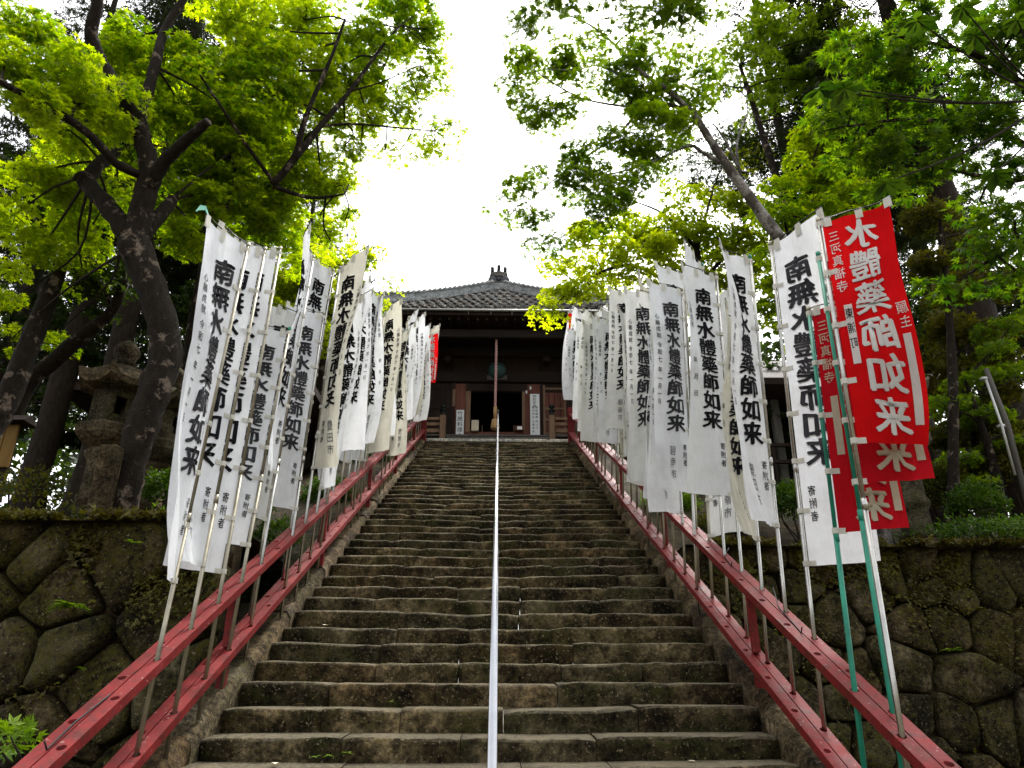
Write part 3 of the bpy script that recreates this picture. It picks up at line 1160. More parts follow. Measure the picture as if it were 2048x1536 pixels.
# right railing, from the foot of the steps upwards
banner(1, 5, 2.96, 1.46, 0.385, -36, -16, 'bright red banner with white lettering on a steel pole, nearest on the right', 'red', 0.15, 0.012, 0.05, '東浦町', 'steel', lean=(0.028, 0.0))
banner(1, 6, 2.74, 1.52, 0.385, -30, -16, 'dull red banner on a green pole, just behind the bright red one', 'darkred', 0.25, 0.014, 0.05, None, 'green', lean=(0.024, 0.0))
banner(1, 7, 2.34, 1.46, 0.385, -34, -16, 'dull red banner on a green pole, lowest of the three red ones', 'darkred', 0.2, 0.014, 0.05, None, 'green')
banner(1, 10, 2.98, 2.50, 0.43, -56, -14, 'clean white banner left of the red ones, its lettering seen reversed', 'white', -0.25, 0.010, 0.15, None, 'steel', date=False)
banner(1, 12, 2.92, 2.30, 0.40, 196, 232, 'white banner with a faded city name, its lower end turned back to the pole', 'white', 0.35, 0.020, 0.0, '豊田市', 'steel')
banner(1, 14, 2.30, 1.90, 0.40, 214, 236, 'yellowed banner half hidden behind the one with the turned-back lower end', 'aged', 0.5, 0.018, 0.05, '安城市', 'steel', date=False)
banner(1, 16, 2.86, 2.20, 0.40, 204, 184, 'white banner with empty date line and blank lower end, left of the yellowed one', 'white', 0.3, 0.012, 0.05, None, 'steel', date=False)
banner(1, 18, 3.02, 2.45, 0.40, 232, 250, 'narrow white banner with ragged top, just behind the blank-ended one', 'white', 0.8, 0.02, 0.2, None, 'steel', date=False)

seqR = []
j = 20
rb = random.Random(5)
while True:
    yy = RAILS[1]['y0'] + j * HOLE_P
    if yy > 18.2:
        break
    seqR.append(j)
    j += rb.choice((1, 2, 1, 2))
PLACES = [None, '安城市', None, '西尾市', None, '碧南市', None, '豊田市']
TINT = {'white': 'white', 'grey': 'greyish white', 'aged': 'yellowed', 'red': 'small red'}
for i, j in enumerate(seqR):
    far = i / len(seqR)
    st = rb.choice(['white', 'white', 'grey', 'aged', 'white', 'white', 'grey'])
    if i == len(seqR) - 4:
        st = 'red'
    left = rb.random() < 0.66
    at = rb.uniform(200, 240) if left else rb.uniform(-74, -42)
    ab = at + rb.uniform(-35, 25)
    lab = '%s banner, %s up the right railing counting from the bright red one' % (TINT[st], ORD[i + 8])
    if st == 'red':
        banner(1, j, 2.95, 1.3, 0.36, -165, -160, lab, 'red', 0.2, 0.008, 0.1)
    else:
        banner(1, j, rb.uniform(2.40, 3.05) - 0.12 * far, rb.uniform(2.1, 2.5), rb.uniform(.36, .43), at, ab, lab, st, rb.uniform(-.9, 1.0), rb.uniform(.016, .028), rb.uniform(0, .4), rb.choice(PLACES), rb.choice(['steel', 'dull', 'dull']), date=rb.random() < .6)

# left railing
_, clA = banner(-1, 9, 2.84, 2.38, 0.31, 236, 288, 'tall white banner nearest on the left, mint ribbon tied at its top', 'white', 0.15, 0.020, 0.22, None, 'dull')
banner(-1, 11, 2.90, 2.48, 0.38, 208, 262, 'wide white banner with a faded city name, second up the left railing', 'white', 0.4, 0.020, 0.10, '安城市', 'dull')
banner(-1, 13, 2.95, 2.72, 0.40, 200, 214, 'long white banner almost touching the red rail, third up the left railing', 'white', 0.3, 0.014, 0.08, None, 'dull')
banner(-1, 15, 2.20, 1.90, 0.38, 198, 216, 'low-set white banner with its top below its neighbours, fourth up the left railing', 'white', 0.35, 0.012, 0.05, None, 'dull')
banner(-1, 17, 3.00, 2.20, 0.38, 250, 266, 'edge-on white banner with a thin black rod, fifth up the left railing', 'white', 0.9, 0.02, 0.3, None, 'steel')
banner(-1, 18, 2.38, 2.05, 0.38, 212, 250, 'short greyish banner with a faded city name, sixth up the left railing', 'grey', 0.5, 0.02, 0.1, '碧南市', 'dull')
banner(-1, 21, 2.42, 2.15, 0.38, 212, 222, 'clean white banner right of the short greyish one, seventh up the left railing', 'white', 0.2, 0.014, 0.05, None, 'steel')
banner(-1, 22, 2.98, 2.25, 0.36, 220, 236, 'white banner half hidden by the yellowed one, eighth up the left railing', 'white', 0.3, 0.015, 0.2, None, 'steel')
banner(-1, 23, 3.05, 2.45, 0.42, -50, -20, 'yellowed banner with reversed lettering, broadest in the middle of the left railing', 'aged', -0.3, 0.016, 0.35, '豊田市', 'steel')
seqL = []
j = 25
while True:
    yy = RAILS[-1]['y0'] + j * HOLE_P
    if yy > 18.0:
        break
    seqL.append(j)
    j += rb.choice((1, 2, 2, 2))
for i, j in enumerate(seqL):
    st = rb.choice(['white', 'aged', 'white', 'white', 'grey'])
    if i == len(seqL) - 3:
        st = 'red'
    right = rb.random() < 0.62
    at = rb.uniform(-70, -38) if right else rb.uniform(208, 240)
    ab = at + rb.uniform(-15, 35)
    lab = '%s banner, %s up the left railing counting from the mint ribbon' % (TINT[st], ORD[i + 9])
    if st == 'red':
        banner(-1, j, 2.3, 1.3, 0.34, -20, -14, lab, 'red', 0.2, 0.008, 0.1)
    else:
        banner(-1, j, rb.uniform(2.40, 2.95) - 0.34 * i / len(seqL), rb.uniform(2.1, 2.5), rb.uniform(.36, .43), at, ab, lab, st, rb.uniform(-.9, .9), rb.uniform(.016, .026), rb.uniform(0, .4), rb.choice(PLACES), rb.choice(['steel', 'dull', 'dull']), date=rb.random() < .6)

# mint ribbon on the first left banner, a fallen crossbar on each upper rail
rbn = MB()
q = Vector(clA.pos(np.array([1.0]), np.array([0.0]))[0]) + Vector((0, 0, .03))
P_ = [q, q + Vector((-.02, -.02, .045)), q + Vector((-.055, -.03, .04)), q + Vector((-.085, -.02, .02))]
for i, p in enumerate(P_):
    w_ = (0.012, 0.022, 0.024, 0.010)[i]
    rbn.v += [tuple(p + Vector((0, .006 * (i % 2), w_))), tuple(p + Vector((0.004, -.006, -w_)))]
rbn.f += [(2 * i, 2 * i + 1, 2 * i + 3, 2 * i + 2) for i in range(3)]
rbn.s += [True] * 3
tag(rbn.build('ribbon', M['ribbon']), 'mint green ribbon tied to the top of the nearest left banner', 'ribbon')
for (s, ya, yb, lab) in ((-1, 3.75, 4.25, 'bent thin black rod lying on the lower left rail end'), (1, 5.0, 5.9, 'thin black rod lying across the right red rail'), (1, 6.3, 6.9, 'thin black rod lying higher up on the right red rail')):
    R_ = RAILS[s]
    m = MB()
    xr = s * R_['x']
    z = lambda y: nose(y) + R_['zu'] + 0.006
    p = [(xr - 0.012, ya, z(ya) + .05), (xr - 0.010, ya + .03, z(ya + .03)), (xr + 0.02 * s, (ya + yb) / 2, z((ya + yb) / 2)), (xr + (0.0 if s < 0 else 0.16), yb, z(yb) + (0 if s < 0 else -0.02))]
    m.tube(p, 0.0045, 6)
    tag(m.build('metal_rod', M['black_tube']), lab, 'rod', 'loose crossbars on the rails')

# ------------------------------------------------------------------ temple hall
YF = 21.6                       # front wall
VER = 8.80                      # veranda floor
EY, EZ, HW = 19.6, 12.42, 4.46  # eave front, eave height, half width
AY, AZ = EY + HW, 15.82         # apex
hall = empty('temple_hall', (0, YF, LAND))
tag(hall, 'dark wooden temple hall with grey tiled roof at the top of the steps', 'temple')
O = Vector((0, YF, LAND))


def part(mb, name, mat, parent=hall):
    mb.v = [(p[0] - O.x, p[1] - O.y, p[2] - O.z) for p in mb.v]
    return mb.build(name, mat, parent)


def roofz(t, x=0.0):
    """Height on the front slope, t = 0 at the eave, 1 at the apex."""
    return EZ + (AZ - EZ) * (0.88 * t + 0.12 * t * t) + 0.22 * (abs(x) / HW) ** 3 * (1 - t)


m = MB()
NT = 10
for q in range(4):
    ca, sa = round(math.cos(q * PI / 2)), round(math.sin(q * PI / 2))
    for i in range(NT):
        t0, t1 = i / NT, (i + 1) / NT
        row = []
        for t in (t0, t1):
            w = HW * (1 - t)
            row.append([(x, -w, roofz(t, x) - 0.05) for x in np.linspace(-w, w, 9)])
        for k in range(8):
            vv_ = [row[0][k], row[0][k + 1], row[1][k + 1], row[1][k]]
            vv_ = [(x * ca - y * sa, AY + x * sa + y * ca, z) for (x, y, z) in vv_]
            m.add(vv_, [(0, 1, 2, 3)])
roof = part(m, 'roof', M['tile'])
m = MB()
m.add([(-HW, EY + .02, EZ - .16), (HW, EY + .02, EZ - .16), (HW, EY + 2 * HW, EZ - .16), (-HW, EY + 2 * HW, EZ - .16)], [(3, 2, 1, 0)])
m.box(-HW, HW, EY + 0.03, EY + 0.13, EZ - 0.155, EZ - 0.03)
part(m, 'soffit', M['wood_dark'], roof)
# rafters under the eave
x = -HW + 0.2
rf = MB()
while x < HW - 0.1:
    rf.box(x - 0.035, x + 0.035, EY + 0.16, YF - 0.02, EZ - 0.26, EZ - 0.165)
    x += 0.28
tag(part(rf, 'rafters', M['wood_dark'], roof), kind='stuff')
# pan tiles of the front slope, each its own piece
TW, TE = 0.29, 0.29
V, F = [], []
nx = 8
for e, (yy, zz) in enumerate(((-0.02, 0.040), (-0.02, 0.004), (TE + 0.05, 0.008))):
    for i in range(nx + 1):
        t = i / nx
        x = (t - 0.5) * (TW + 0.03)
        h = 0.028 * math.cos(2 * PI * (t - 0.16)) + (0.012 if t < 0.35 else 0)
        V.append((x, yy, zz + h))
for i in range(nx):
    F.append((nx + 1 + i, nx + 2 + i, 1 + i, i))
    F.append((i, i + 1, 2 * (nx + 1) + i + 1, 2 * (nx + 1) + i))
tile_me = bpy.data.meshes.new('roof_tile')
tile_me.from_pydata(V, [], F)
tile_me.polygons.foreach_set('use_smooth', [True] * len(F))
tile_me.materials.append(M['tile'])
tile_me.update()
slope_len = math.hypot(HW, AZ - EZ)
nrow = int(slope_len / TE)
rt = random.Random(2)
for r_ in range(nrow):
    t = r_ * TE / slope_len
    t2 = (r_ + 1) * TE / slope_len
    w = HW * (1 - t) - 0.12
    n = int(2 * w / TW)
    for i in range(n):
        x = (i - (n - 1) / 2) * TW
        ya_, yb_ = EY + HW * t, EY + HW * t2
        za, zb = roofz(t, x), roofz(t2, x)
        o = link('roof_tile', tile_me, roof, (x, ya_ - O.y, za - O.z + 0.005))
        sl = math.atan2(zb - za, yb_ - ya_)
        o.rotation_euler = (sl + rt.uniform(-.02, .02), math.atan2(roofz(t, x + .1) - roofz(t, x - .1), .2) * -1, rt.uniform(-.02, .02))
# corner ridges
for sx in (-1, 1):
    m = MB()
    pts = []
    for i in range(25):
        t = i / 24 * 0.955
        pts.append(Vector((sx * HW * (1 - t), EY + HW * t, roofz(t, HW * (1 - t)))))
    d = (pts[-1] - pts[0])
    side_ = Vector((d.y, -d.x, 0)).normalized()
    for lay, (hw_, z0, z1) in enumerate(((0.19, -0.04, 0.14), (0.15, 0.14, 0.28), (0.18, 0.28, 0.32))):
        vs_ = []
        for p in pts:
            vs_ += [p + side_ * hw_ + Vector((0, 0, z0)), p + side_ * hw_ + Vector((0, 0, z1)), p - side_ * hw_ + Vector((0, 0, z1)), p - side_ * hw_ + Vector((0, 0, z0))]
        fs_ = []
        for i in range(len(pts) - 1):
            for k in range(4):
                k2 = (k + 1) % 4
                fs_.append((i * 4 + k, i * 4 + k2, (i + 1) * 4 + k2, (i + 1) * 4 + k))
        fs_ += [(0, 1, 2, 3), tuple(len(vs_) - 4 + k for k in (3, 2, 1, 0))]
        m.add(vs_, fs_)
    part(m, 'corner_ridge', M['tile_ridge'], roof)
    m = MB()
    for i in range(27):
        t = (i + .5) / 27 * 0.94
        p = Vector((sx * HW * (1 - t), EY + HW * t, roofz(t, HW * (1 - t)) + 0.32))
        m.tube([p - side_ * 0.17, p + side_ * 0.17], 0.062, 8)
    tag(part(m, 'ridge_caps', M['tile_ridge'], roof), kind='stuff')
m = MB()
m.bbox(-0.5, 0.5, AY - 0.42, AY + 0.4, AZ - 0.30, AZ + 0.0, 0.03)
part(m, 'apex_block', M['tile_ridge'], roof)
# demon tile crowning the roof
fz, fy = AZ + 0.0, AY - 0.2
fin = MB()
fin.bbox(-0.40, 0.40, fy - 0.16, fy + 0.2, fz, fz + 0.10, 0.02)
for sx in (-1, 1):
    fin.lathe([(0.02, -.12), (0.15, -.11), (0.17, 0), (0.15, .11), (0.02, .12)], 14, (0, 0, 0))
    k = len(fin.v)
    nn_ = 14 * 5
    for i in range(k - nn_, k):
        x_, y_, z_ = fin.v[i]
        fin.v[i] = (sx * 0.235 + x_, fy - 0.06 + z_, fz + 0.16 + y_)
finial = part(fin, 'finial', M['tile_dark'], roof)
m = MB()
m.bbox(-0.235, 0.235, fy - 0.10, fy + 0.14, fz + 0.10, fz + 0.50, 0.02)
part(m, 'body', M['tile_dark'], roof)
m = MB()
for (z_, w_) in ((0.36, 0.25), (0.43, 0.262), (0.50, 0.27)):
    a_ = 0.07
    m.add([(-w_, fy - .15, fz + z_ - a_), (0, fy - .16, fz + z_), (w_, fy - .15, fz + z_ - a_), (w_, fy - .15, fz + z_ - a_ + .035), (0, fy - .16, fz + z_ + .035), (-w_, fy - .15, fz + z_ - a_ + .035),
           (-w_, fy + .15, fz + z_ - a_), (0, fy + .16, fz + z_), (w_, fy + .15, fz + z_ - a_), (w_, fy + .15, fz + z_ - a_ + .035), (0, fy + .16, fz + z_ + .035), (-w_, fy + .15, fz + z_ - a_ + .035)],
          [(0, 1, 4, 5), (1, 2, 3, 4), (5, 4, 10, 11), (4, 3, 9, 10), (6, 11, 10, 7), (7, 10, 9, 8), (0, 5, 11, 6), (2, 8, 9, 3), (0, 6, 7, 1), (1, 7, 8, 2)])
part(m, 'moulding', M['tile_ridge'], roof)
m = MB()
for x_, h_ in ((-0.235, 0.66), (0.0, 0.75), (0.235, 0.66)):
    m.tube([(x_, fy + .14, fz + h_ - .16), (x_, fy - .02, fz + h_ - .08), (x_, fy - .22, fz + h_ - .03)], 0.066, 10)
    m.tube([(x_, fy, fz + .36), (x_, fy, fz + h_ - .05)], [0.11, 0.07], 8)
part(m, 'crown_tubes', M['tile_dark'], roof)
m = MB()
pr = [(0.03, -.03), (0.075, -.028), (0.095, 0), (0.11, 0.02), (0.03, .03)]
m.lathe(pr, 6)
m.v = [(x_, fy - 0.125 + z_, fz + 0.235 + y_) for (x_, y_, z_) in m.v]
part(m, 'crest', M['tile_dark'], roof)
# gutter with hanging wires
m = MB()
m.tube([(-HW, EY - 0.06, EZ - 0.035), (HW, EY - 0.06, EZ - 0.035)], 0.035, 8)
part(m, 'gutter', M['gutter'], roof)
m = MB()
for px in (937, 982, 1024, 1063):
    q = pt(px, 622, EY - 0.06)
    m.tube([(q.x, EY - .06, EZ - .05), (q.x, EY - .06, EZ - .19)], 0.006, 5)
tag(part(m, 'gutter_wires', M['gutter'], roof), kind='stuff')

# body of the hall
HB = 2.46
m = MB()
m.box(-HB, -HB + .1, YF, YF + 2 * HB, LAND, EZ - .17)
m.box(HB - .1, HB, YF, YF + 2 * HB, LAND, EZ - .17)
m.box(-HB, HB, YF + 2 * HB, YF + 2 * HB + .1, LAND, EZ - .17)
m.box(-HB + .1, HB - .1, YF + .12, YF + 2 * HB, VER - .08, VER)
m.box(-HB, HB, YF + .02, YF + .14, 10.62, EZ - .17)
part(m, 'wall', M['wood_dark'])
# floor of the veranda, boards
for i in range(5):
    m = MB()
    ya_ = 20.45 + i * 0.22
    m.bbox(-3.0, 3.0, ya_, ya_ + 0.212, VER - 0.05, VER, 0.005)
    part(m, 'veranda_board', M['wood_grey'])
m = MB()
m.box(-2.98, 2.98, 20.5, 20.62, LAND, VER - .052)
part(m, 'veranda_skirt', M['wood_dark'])
for i in range(3):
    m = MB()
    m.bbox(-1.45, 1.5, 19.62 + i * 0.27, 19.62 + i * 0.27 + .3, LAND + 0.10 + i * .16, LAND + 0.15 + i * .16, 0.005)
    part(m, 'wooden_tread', M['wood_grey'])
m = MB()
for sx in (-1.42, 1.40):
    m.add([(sx, 19.64, LAND), (sx + .06, 19.64, LAND), (sx + .06, 20.44, LAND), (sx, 20.44, LAND), (sx, 19.64, LAND + .09), (sx + .06, 19.64, LAND + .09), (sx + .06, 20.44, LAND + .40), (sx, 20.44, LAND + .40)],
          [(0, 3, 2, 1), (4, 5, 6, 7), (0, 1, 5, 4), (1, 2, 6, 5), (2, 3, 7, 6), (3, 0, 4, 7)])
part(m, 'stringer', M['wood_dark'])


def fx(px):
    return pt(px, 820, YF).x


def fz_(py, Y=YF):
    return pt(994, py, Y).z


# columns, jambs, lintel, beams
for px0, px1 in ((850, 858), (905, 909), (1081, 1086), (1133, 1141)):
    m = MB()
    m.bbox(fx(px0), fx(px1), YF - 0.05, YF + 0.12, VER, 11.6, 0.01)
    part(m, 'column', M['wood_dark'])
for px0, px1 in ((909, 931), (1055, 1081)):
    m = MB()
    m.bbox(fx(px0) + .003, fx(px1), YF - 0.01, YF + 0.1, VER, fz_(768), 0.005)
    part(m, 'wall_panel', M['wood_red'])
for px0, px1, mt in ((931, 941, 'wood_pale'), (1044, 1050, 'wood_pale'), (1050, 1055, 'wood_red')):
    m = MB()
    m.bbox(fx(px0) + .003, fx(px1), YF - 0.03, YF + 0.11, VER, fz_(783), 0.006)
    part(m, 'door_jamb', M[mt])
m = MB()
m.bbox(fx(931), fx(1055), YF - 0.04, YF + 0.11, fz_(783) + .002, fz_(769), 0.008)
part(m, 'lintel', M['wood_dark'])
m = MB()
m.bbox(fx(931), fx(1055), YF - 0.06, YF + 0.11, VER + .002, fz_(865), 0.008)
part(m, 'threshold', M['wood_red'])
for (pa_, pb_, yy) in ((745, 766, YF - .09), (700, 716, YF - .14), (664, 678, YF - .2)):
    m = MB()
    m.bbox(-HB - .3, HB + .3, yy, YF + .015, fz_(pb_), fz_(pa_), 0.015)
    part(m, 'beam', M['wood_beam'])
# framed doors at both sides
for px0, px1 in ((858, 905), (1086, 1133)):
    x0, x1 = fx(px0) + .004, fx(px1) - .004
    z0, z1 = VER + .01, fz_(770)
    dr = MB()
    dr.box(x0, x1, YF + .03, YF + .06, z0, z1)
    door = part(dr, 'door', M['wood_red'] if px0 > 1000 else M['wood_dark'])
    fr = MB()
    for a_, b_ in ((x0, x0 + .07), (x1 - .07, x1)):
        fr.bbox(a_, b_, YF - .005, YF + .029, z0, z1, .004)
    for q in (0.0, 0.20, 0.42, 0.60, 0.93):
        zz = z0 + (z1 - z0) * q
        fr.bbox(x0 + .072, x1 - .072, YF + .0, YF + .029, zz, zz + .07, .004)
    part(fr, 'door_frame', M['wood_pale'] if px0 > 1000 else M['wood_dark'], door)
    for i in range(1, 4):
        sl_ = MB()
        xx = x0 + (x1 - x0) * i / 4
        sl_.bbox(xx - .008, xx + .008, YF + .015, YF + .0295, z0 + .07, z1 - .1, .002)
        part(sl_, 'door_slat', M['wood_dark'], door)
# carved beam ends
for px in (895, 1092):
    q = pt(px, 718, YF - .45)
    m = MB()
    m.bbox(q.x - .10, q.x + .10, YF - .52, YF - .10, q.z - .10, q.z + .09, .03)
    m.bbox(q.x - .17, q.x + .17, YF - .50, YF - .32, q.z - .04, q.z + .02, .02)
    part(m, 'carved_bracket', M['wood_dark'])
# posts of the porch
for sx in (-2.25, 2.25):
    m = MB()
    m.bbox(sx - .12, sx + .12, 20.12, 20.36, LAND - .012, EZ - .28, .02)
    part(m, 'porch_post', M['wood_dark'])
m = MB()
m.bbox(-2.6, 2.6, 20.15, 20.33, EZ - .62, EZ - .35, .02)
part(m, 'porch_beam', M['wood_beam'])
# veranda railing with capped newel posts
for sx, px in ((-1, 885.5), (1, 1104)):
    q = pt(px, 850, 20.5)
    X = q.x
    m = MB()
    m.bbox(X - .085, X + .085, 20.42, 20.58, LAND + .2, pt(px, 831, 20.5).z, .012)
    nw = part(m, 'newel_post', M['wood_pale'])
    m = MB()
    zt = pt(px, 831, 20.5).z
    m.lathe([(0.085, 0.0), (0.085, .02), (0.07, .03), (0.07, .13), (0.085, .14), (0.085, .16), (0.045, .18), (0.045, .20), (0.075, .23), (0.088, .27), (0.075, .31), (0.035, .335), (0.008, .36)], 16, (X, 20.5, zt + .001))
    part(m, 'post_cap', M['bronze_dark'], nw)
    for py, hh in ((838, .045), (849, .05), (862, .06)):
        zz = pt(px, py, 20.5).z
        m = MB()
        xa, xb = (X - .09, X - 1.5) if sx < 0 else (X + .09, X + 1.5)
        m.bbox(min(xa, xb), max(xa, xb), 20.46, 20.54, zz - hh, zz + hh, .01)
        part(m, 'veranda_rail', M['wood_pale'])
    for dx in (0.55, 1.2):
        m = MB()
        xx = X + sx * dx
        m.bbox(xx - .05, xx + .05, 20.44, 20.56, VER, pt(px, 841, 20.5).z, .008)
        part(m, 'rail_post', M['wood_pale'])


def sign_text(items, x0, ztop, y, mat, name, parent, bold=0.004):
    fl = layout(items, bold)
    if fl is None:
        return
    P, F = fl
    V = np.stack([x0 + P[:, 0], np.full(len(P), y), ztop - P[:, 1]], 1) - np.array(parent.location)
    link(name, mesh_tris(name, V, F, mat), parent)


def signboard(px0, px1, py0, py1, Y, cols, label, colr):
    a, b = pt(px0, py0, Y), pt(px1, py1, Y)
    x0, x1, z1, z0 = a.x, b.x, a.z, VER + .002
    r = empty('signboard', ((x0 + x1) / 2, Y, z0))
    tag(r, label, 'sign', 'white signboards by the temple door')
    m = MB()
    m.bbox(x0, x1, Y - .012, Y + .02, z0, z1, .004)
    m.v = [(p[0] - r.location.x, p[1] - r.location.y, p[2] - r.location.z) for p in m.v]
    m.build('board', M['white'], r)
    w, h = x1 - x0, z1 - z0
    its = []
    for (txt, cx, y0, pitch, s) in cols:
        its += column(txt, cx * w, y0 * h, pitch * h, s * w, s * w * 0.95)
    sign_text(its, x0, z1, Y - .0165, colr, 'lettering', r, 0.012)
    return r


M['ink_sign'] = mat_plain('grey_green_ink', (0.05, 0.09, 0.08), 0.7, 0, 0.1, 5, 0)
signboard(913, 927, 820, 872, YF - .16, [('竹膳料理', .5, .10, .155, .72), ('本日', .5, .70, .10, .45)], 'short white signboard with four large characters left of the temple door', M['ink_sign'])
signboard(1060, 1080, 788, 872, YF - .16, [('特別祈祷', .45, .05, .062, .36), ('身体健康', .68, .27, .062, .30), ('厄よけ', .70, .54, .062, .30), ('家内安全', .32, .27, .062, .30), ('交通安全', .32, .54, .062, .30), ('三河', .6, .80, .05, .22)], 'tall white signboard with columns of small characters right of the temple door', M['ink_sign'])

# small things at the door
q = pt(950, 858, YF - .12)
bx = MB()
bx.bbox(q.x - .11, q.x + .11, YF - .16, YF - .05, fz_(865) + .001, q.z + .28, .006)
r = bx.build('display_card', M['paper'])
tag(r, 'small cream display card at the left of the temple doorway', 'card')
q = pt(1039, 862, YF - .12)
bx = MB()
bx.bbox(q.x - .13, q.x + .13, YF - .2, YF - .065, fz_(865) + .001, fz_(865) + .16, .008)
r = bx.build('collection_box', M['wood_red'])
tag(r, 'small red-brown box with a white label at the right of the doorway', 'box')
lb = MB()
lb.box(q.x - .07, q.x + .08, YF - .2035, YF - .2012, fz_(865) + .03, fz_(865) + .13)
lb.build('paper_label', M['white'], r)
for px, lab in ((964, 'thin upright stick left of the rope in the temple doorway'), (1028, 'thin upright stick right of the rope in the temple doorway')):
    q = pt(px, 860, YF - .05)
    m = MB()
    m.bbox(q.x - .012, q.x + .012, YF - .055, YF - .03, fz_(865) + .001, q.z + .16, .003)
    tag(m.build('stick', M['wood_pale']), lab, 'stick')
m = MB()
m.bbox(fx(907) - .04, fx(907) + .05, YF - .075, YF - .055, fz_(815), fz_(781), .004)
tag(m.build('name_plaque', M['wood_pale']), 'narrow wooden plaque above the short signboard left of the door', 'plaque')
for px, py, lab in ((1053, 784, 'small white paper slip beside the upper right corner of the door'), (1061, 776, 'tiny white paper slip above the tall signboard')):
    q = pt(px, py, YF - .07)
    m = MB()
    m.box(q.x - .025, q.x + .025, YF - .072, YF - .068, q.z - .05, q.z + .05)
    tag(m.build('paper_slip', M['white']), lab, 'paper')

# gong and bell rope
GY = 20.75
q = pt(994, 741, GY)
m = MB()
m.lathe([(0.02, -.10), (0.12, -.11), (0.16, -.08), (0.25, -.06), (0.275, -.02), (0.275, .02), (0.25, .06), (0.16, .08), (0.02, .1)], 28)
m.v = [(x_, z_, y_) for (x_, y_, z_) in m.v]
gong = empty('gong', (q.x, GY, q.z))
tag(gong, 'round green bronze gong hanging behind the bell rope', 'gong')
m.build('disc', M['bronze'], gong)
m = MB()
for sx in (-.17, .17):
    m.tube([(sx, 0, .2), (sx, 0, EZ - .4 - q.z)], 0.012, 6)
m.build('hanger', M['bronze_dark'], gong)
q2 = pt(994, 755, YF - .1)
m = MB()
m.bbox(q2.x - .32, q2.x + .32, YF - .125, YF - .095, q2.z - .085, q2.z + .075, .006)
tag(m.build('plain_board', M['wood_grey']), 'pale blank board fixed to the beam below the gong', 'board')
rope = empty('bell_rope', tuple(pt(990, 860, 20.35)))
tag(rope, 'red and white twisted bell rope hanging before the temple door', 'rope')
zb0 = rope.location.z
zt0 = EZ - .4
zs = pt(990, 815, 20.35).z
xt = pt(993, 690, 20.35).x - rope.location.x
for k in range(4):
    m = MB()
    pts = []
    n = 110
    for i in range(n + 1):
        t = i / n
        z = zs + (zt0 - zs) * t - zb0
        an = 2 * PI * (k / 4 + t * 22)
        xx = xt * t + math.cos(an) * .024
        pts.append((xx, math.sin(an) * .024, z))
    m.tube(pts, .021, 5)
    m.build('strand', M['rope_red'] if k % 2 else M['rope_white'], rope)
m = MB()
z1 = pt(990, 838, 20.35).z - zb0
m.tube([(0, 0, z1 - .02), (0, 0, zs - zb0 + .02)], [.05, .055], 14)
m.build('wooden_grip', M['straw'], rope)
m = MB()
m.lathe([(.05, z1), (.09, z1 - .02), (.12, z1 * .5), (.135, z1 * .15), (.12, .02), (.03, 0)], 16)
m.build('tassel', M['straw'], rope)
# ------------------------------------------------------------------ foliage machinery
def kite_leaf(angles, lengths, w=0.16, droop=0.18):
    """Lobed leaf: one kite per lobe, all sharing the stalk point."""
    V, F = [(0, 0, 0)], []
    for a, l in zip(angles, lengths):
        a = rad(a)
        d, q = (math.sin(a), math.cos(a)), (math.cos(a), -math.sin(a))
        b = len(V)
        for (t, s) in ((0.42, -w), (1.0, 0), (0.42, w)):
            V.append((d[0] * l * t + q[0] * s * l, d[1] * l * t + q[1] * s * l, -droop * l * t * t))
        F += [(0, b, b + 1), (0, b + 1, b + 2)]
    return np.array(V, np.float32), np.array(F, np.int32)


LEAF7 = kite_leaf((-115, -75, -38, 0, 38, 75, 115), (0.42, 0.72, 0.93, 1.0, 0.93, 0.72, 0.42), 0.13)
LEAF5 = kite_leaf((-95, -48, 0, 48, 95), (0.62, 0.92, 1.0, 0.92, 0.62), 0.17)
LEAF3 = kite_leaf((-62, 0, 62), (0.85, 1.0, 0.85), 0.27)
LEAF1 = kite_leaf((0,), (1.0,), 0.24, 0.2)
NEEDLE = kite_leaf((-38, 0, 38), (0.8, 1.0, 0.8), 0.10, 0.45)
OVAL = (np.array([(0, 0, 0), (-.24, .4, -.03), (.24, .4, -.03), (-.2, .72, -.06), (.2, .72, -.06), (0, 1, -.16)], np.float32), np.array([(0, 2, 1), (1, 2, 4), (1, 4, 3), (3, 4, 5)], np.int32))


def nrmz(a):
    return a / np.maximum(np.linalg.norm(a, axis=-1, keepdims=True), 1e-9)


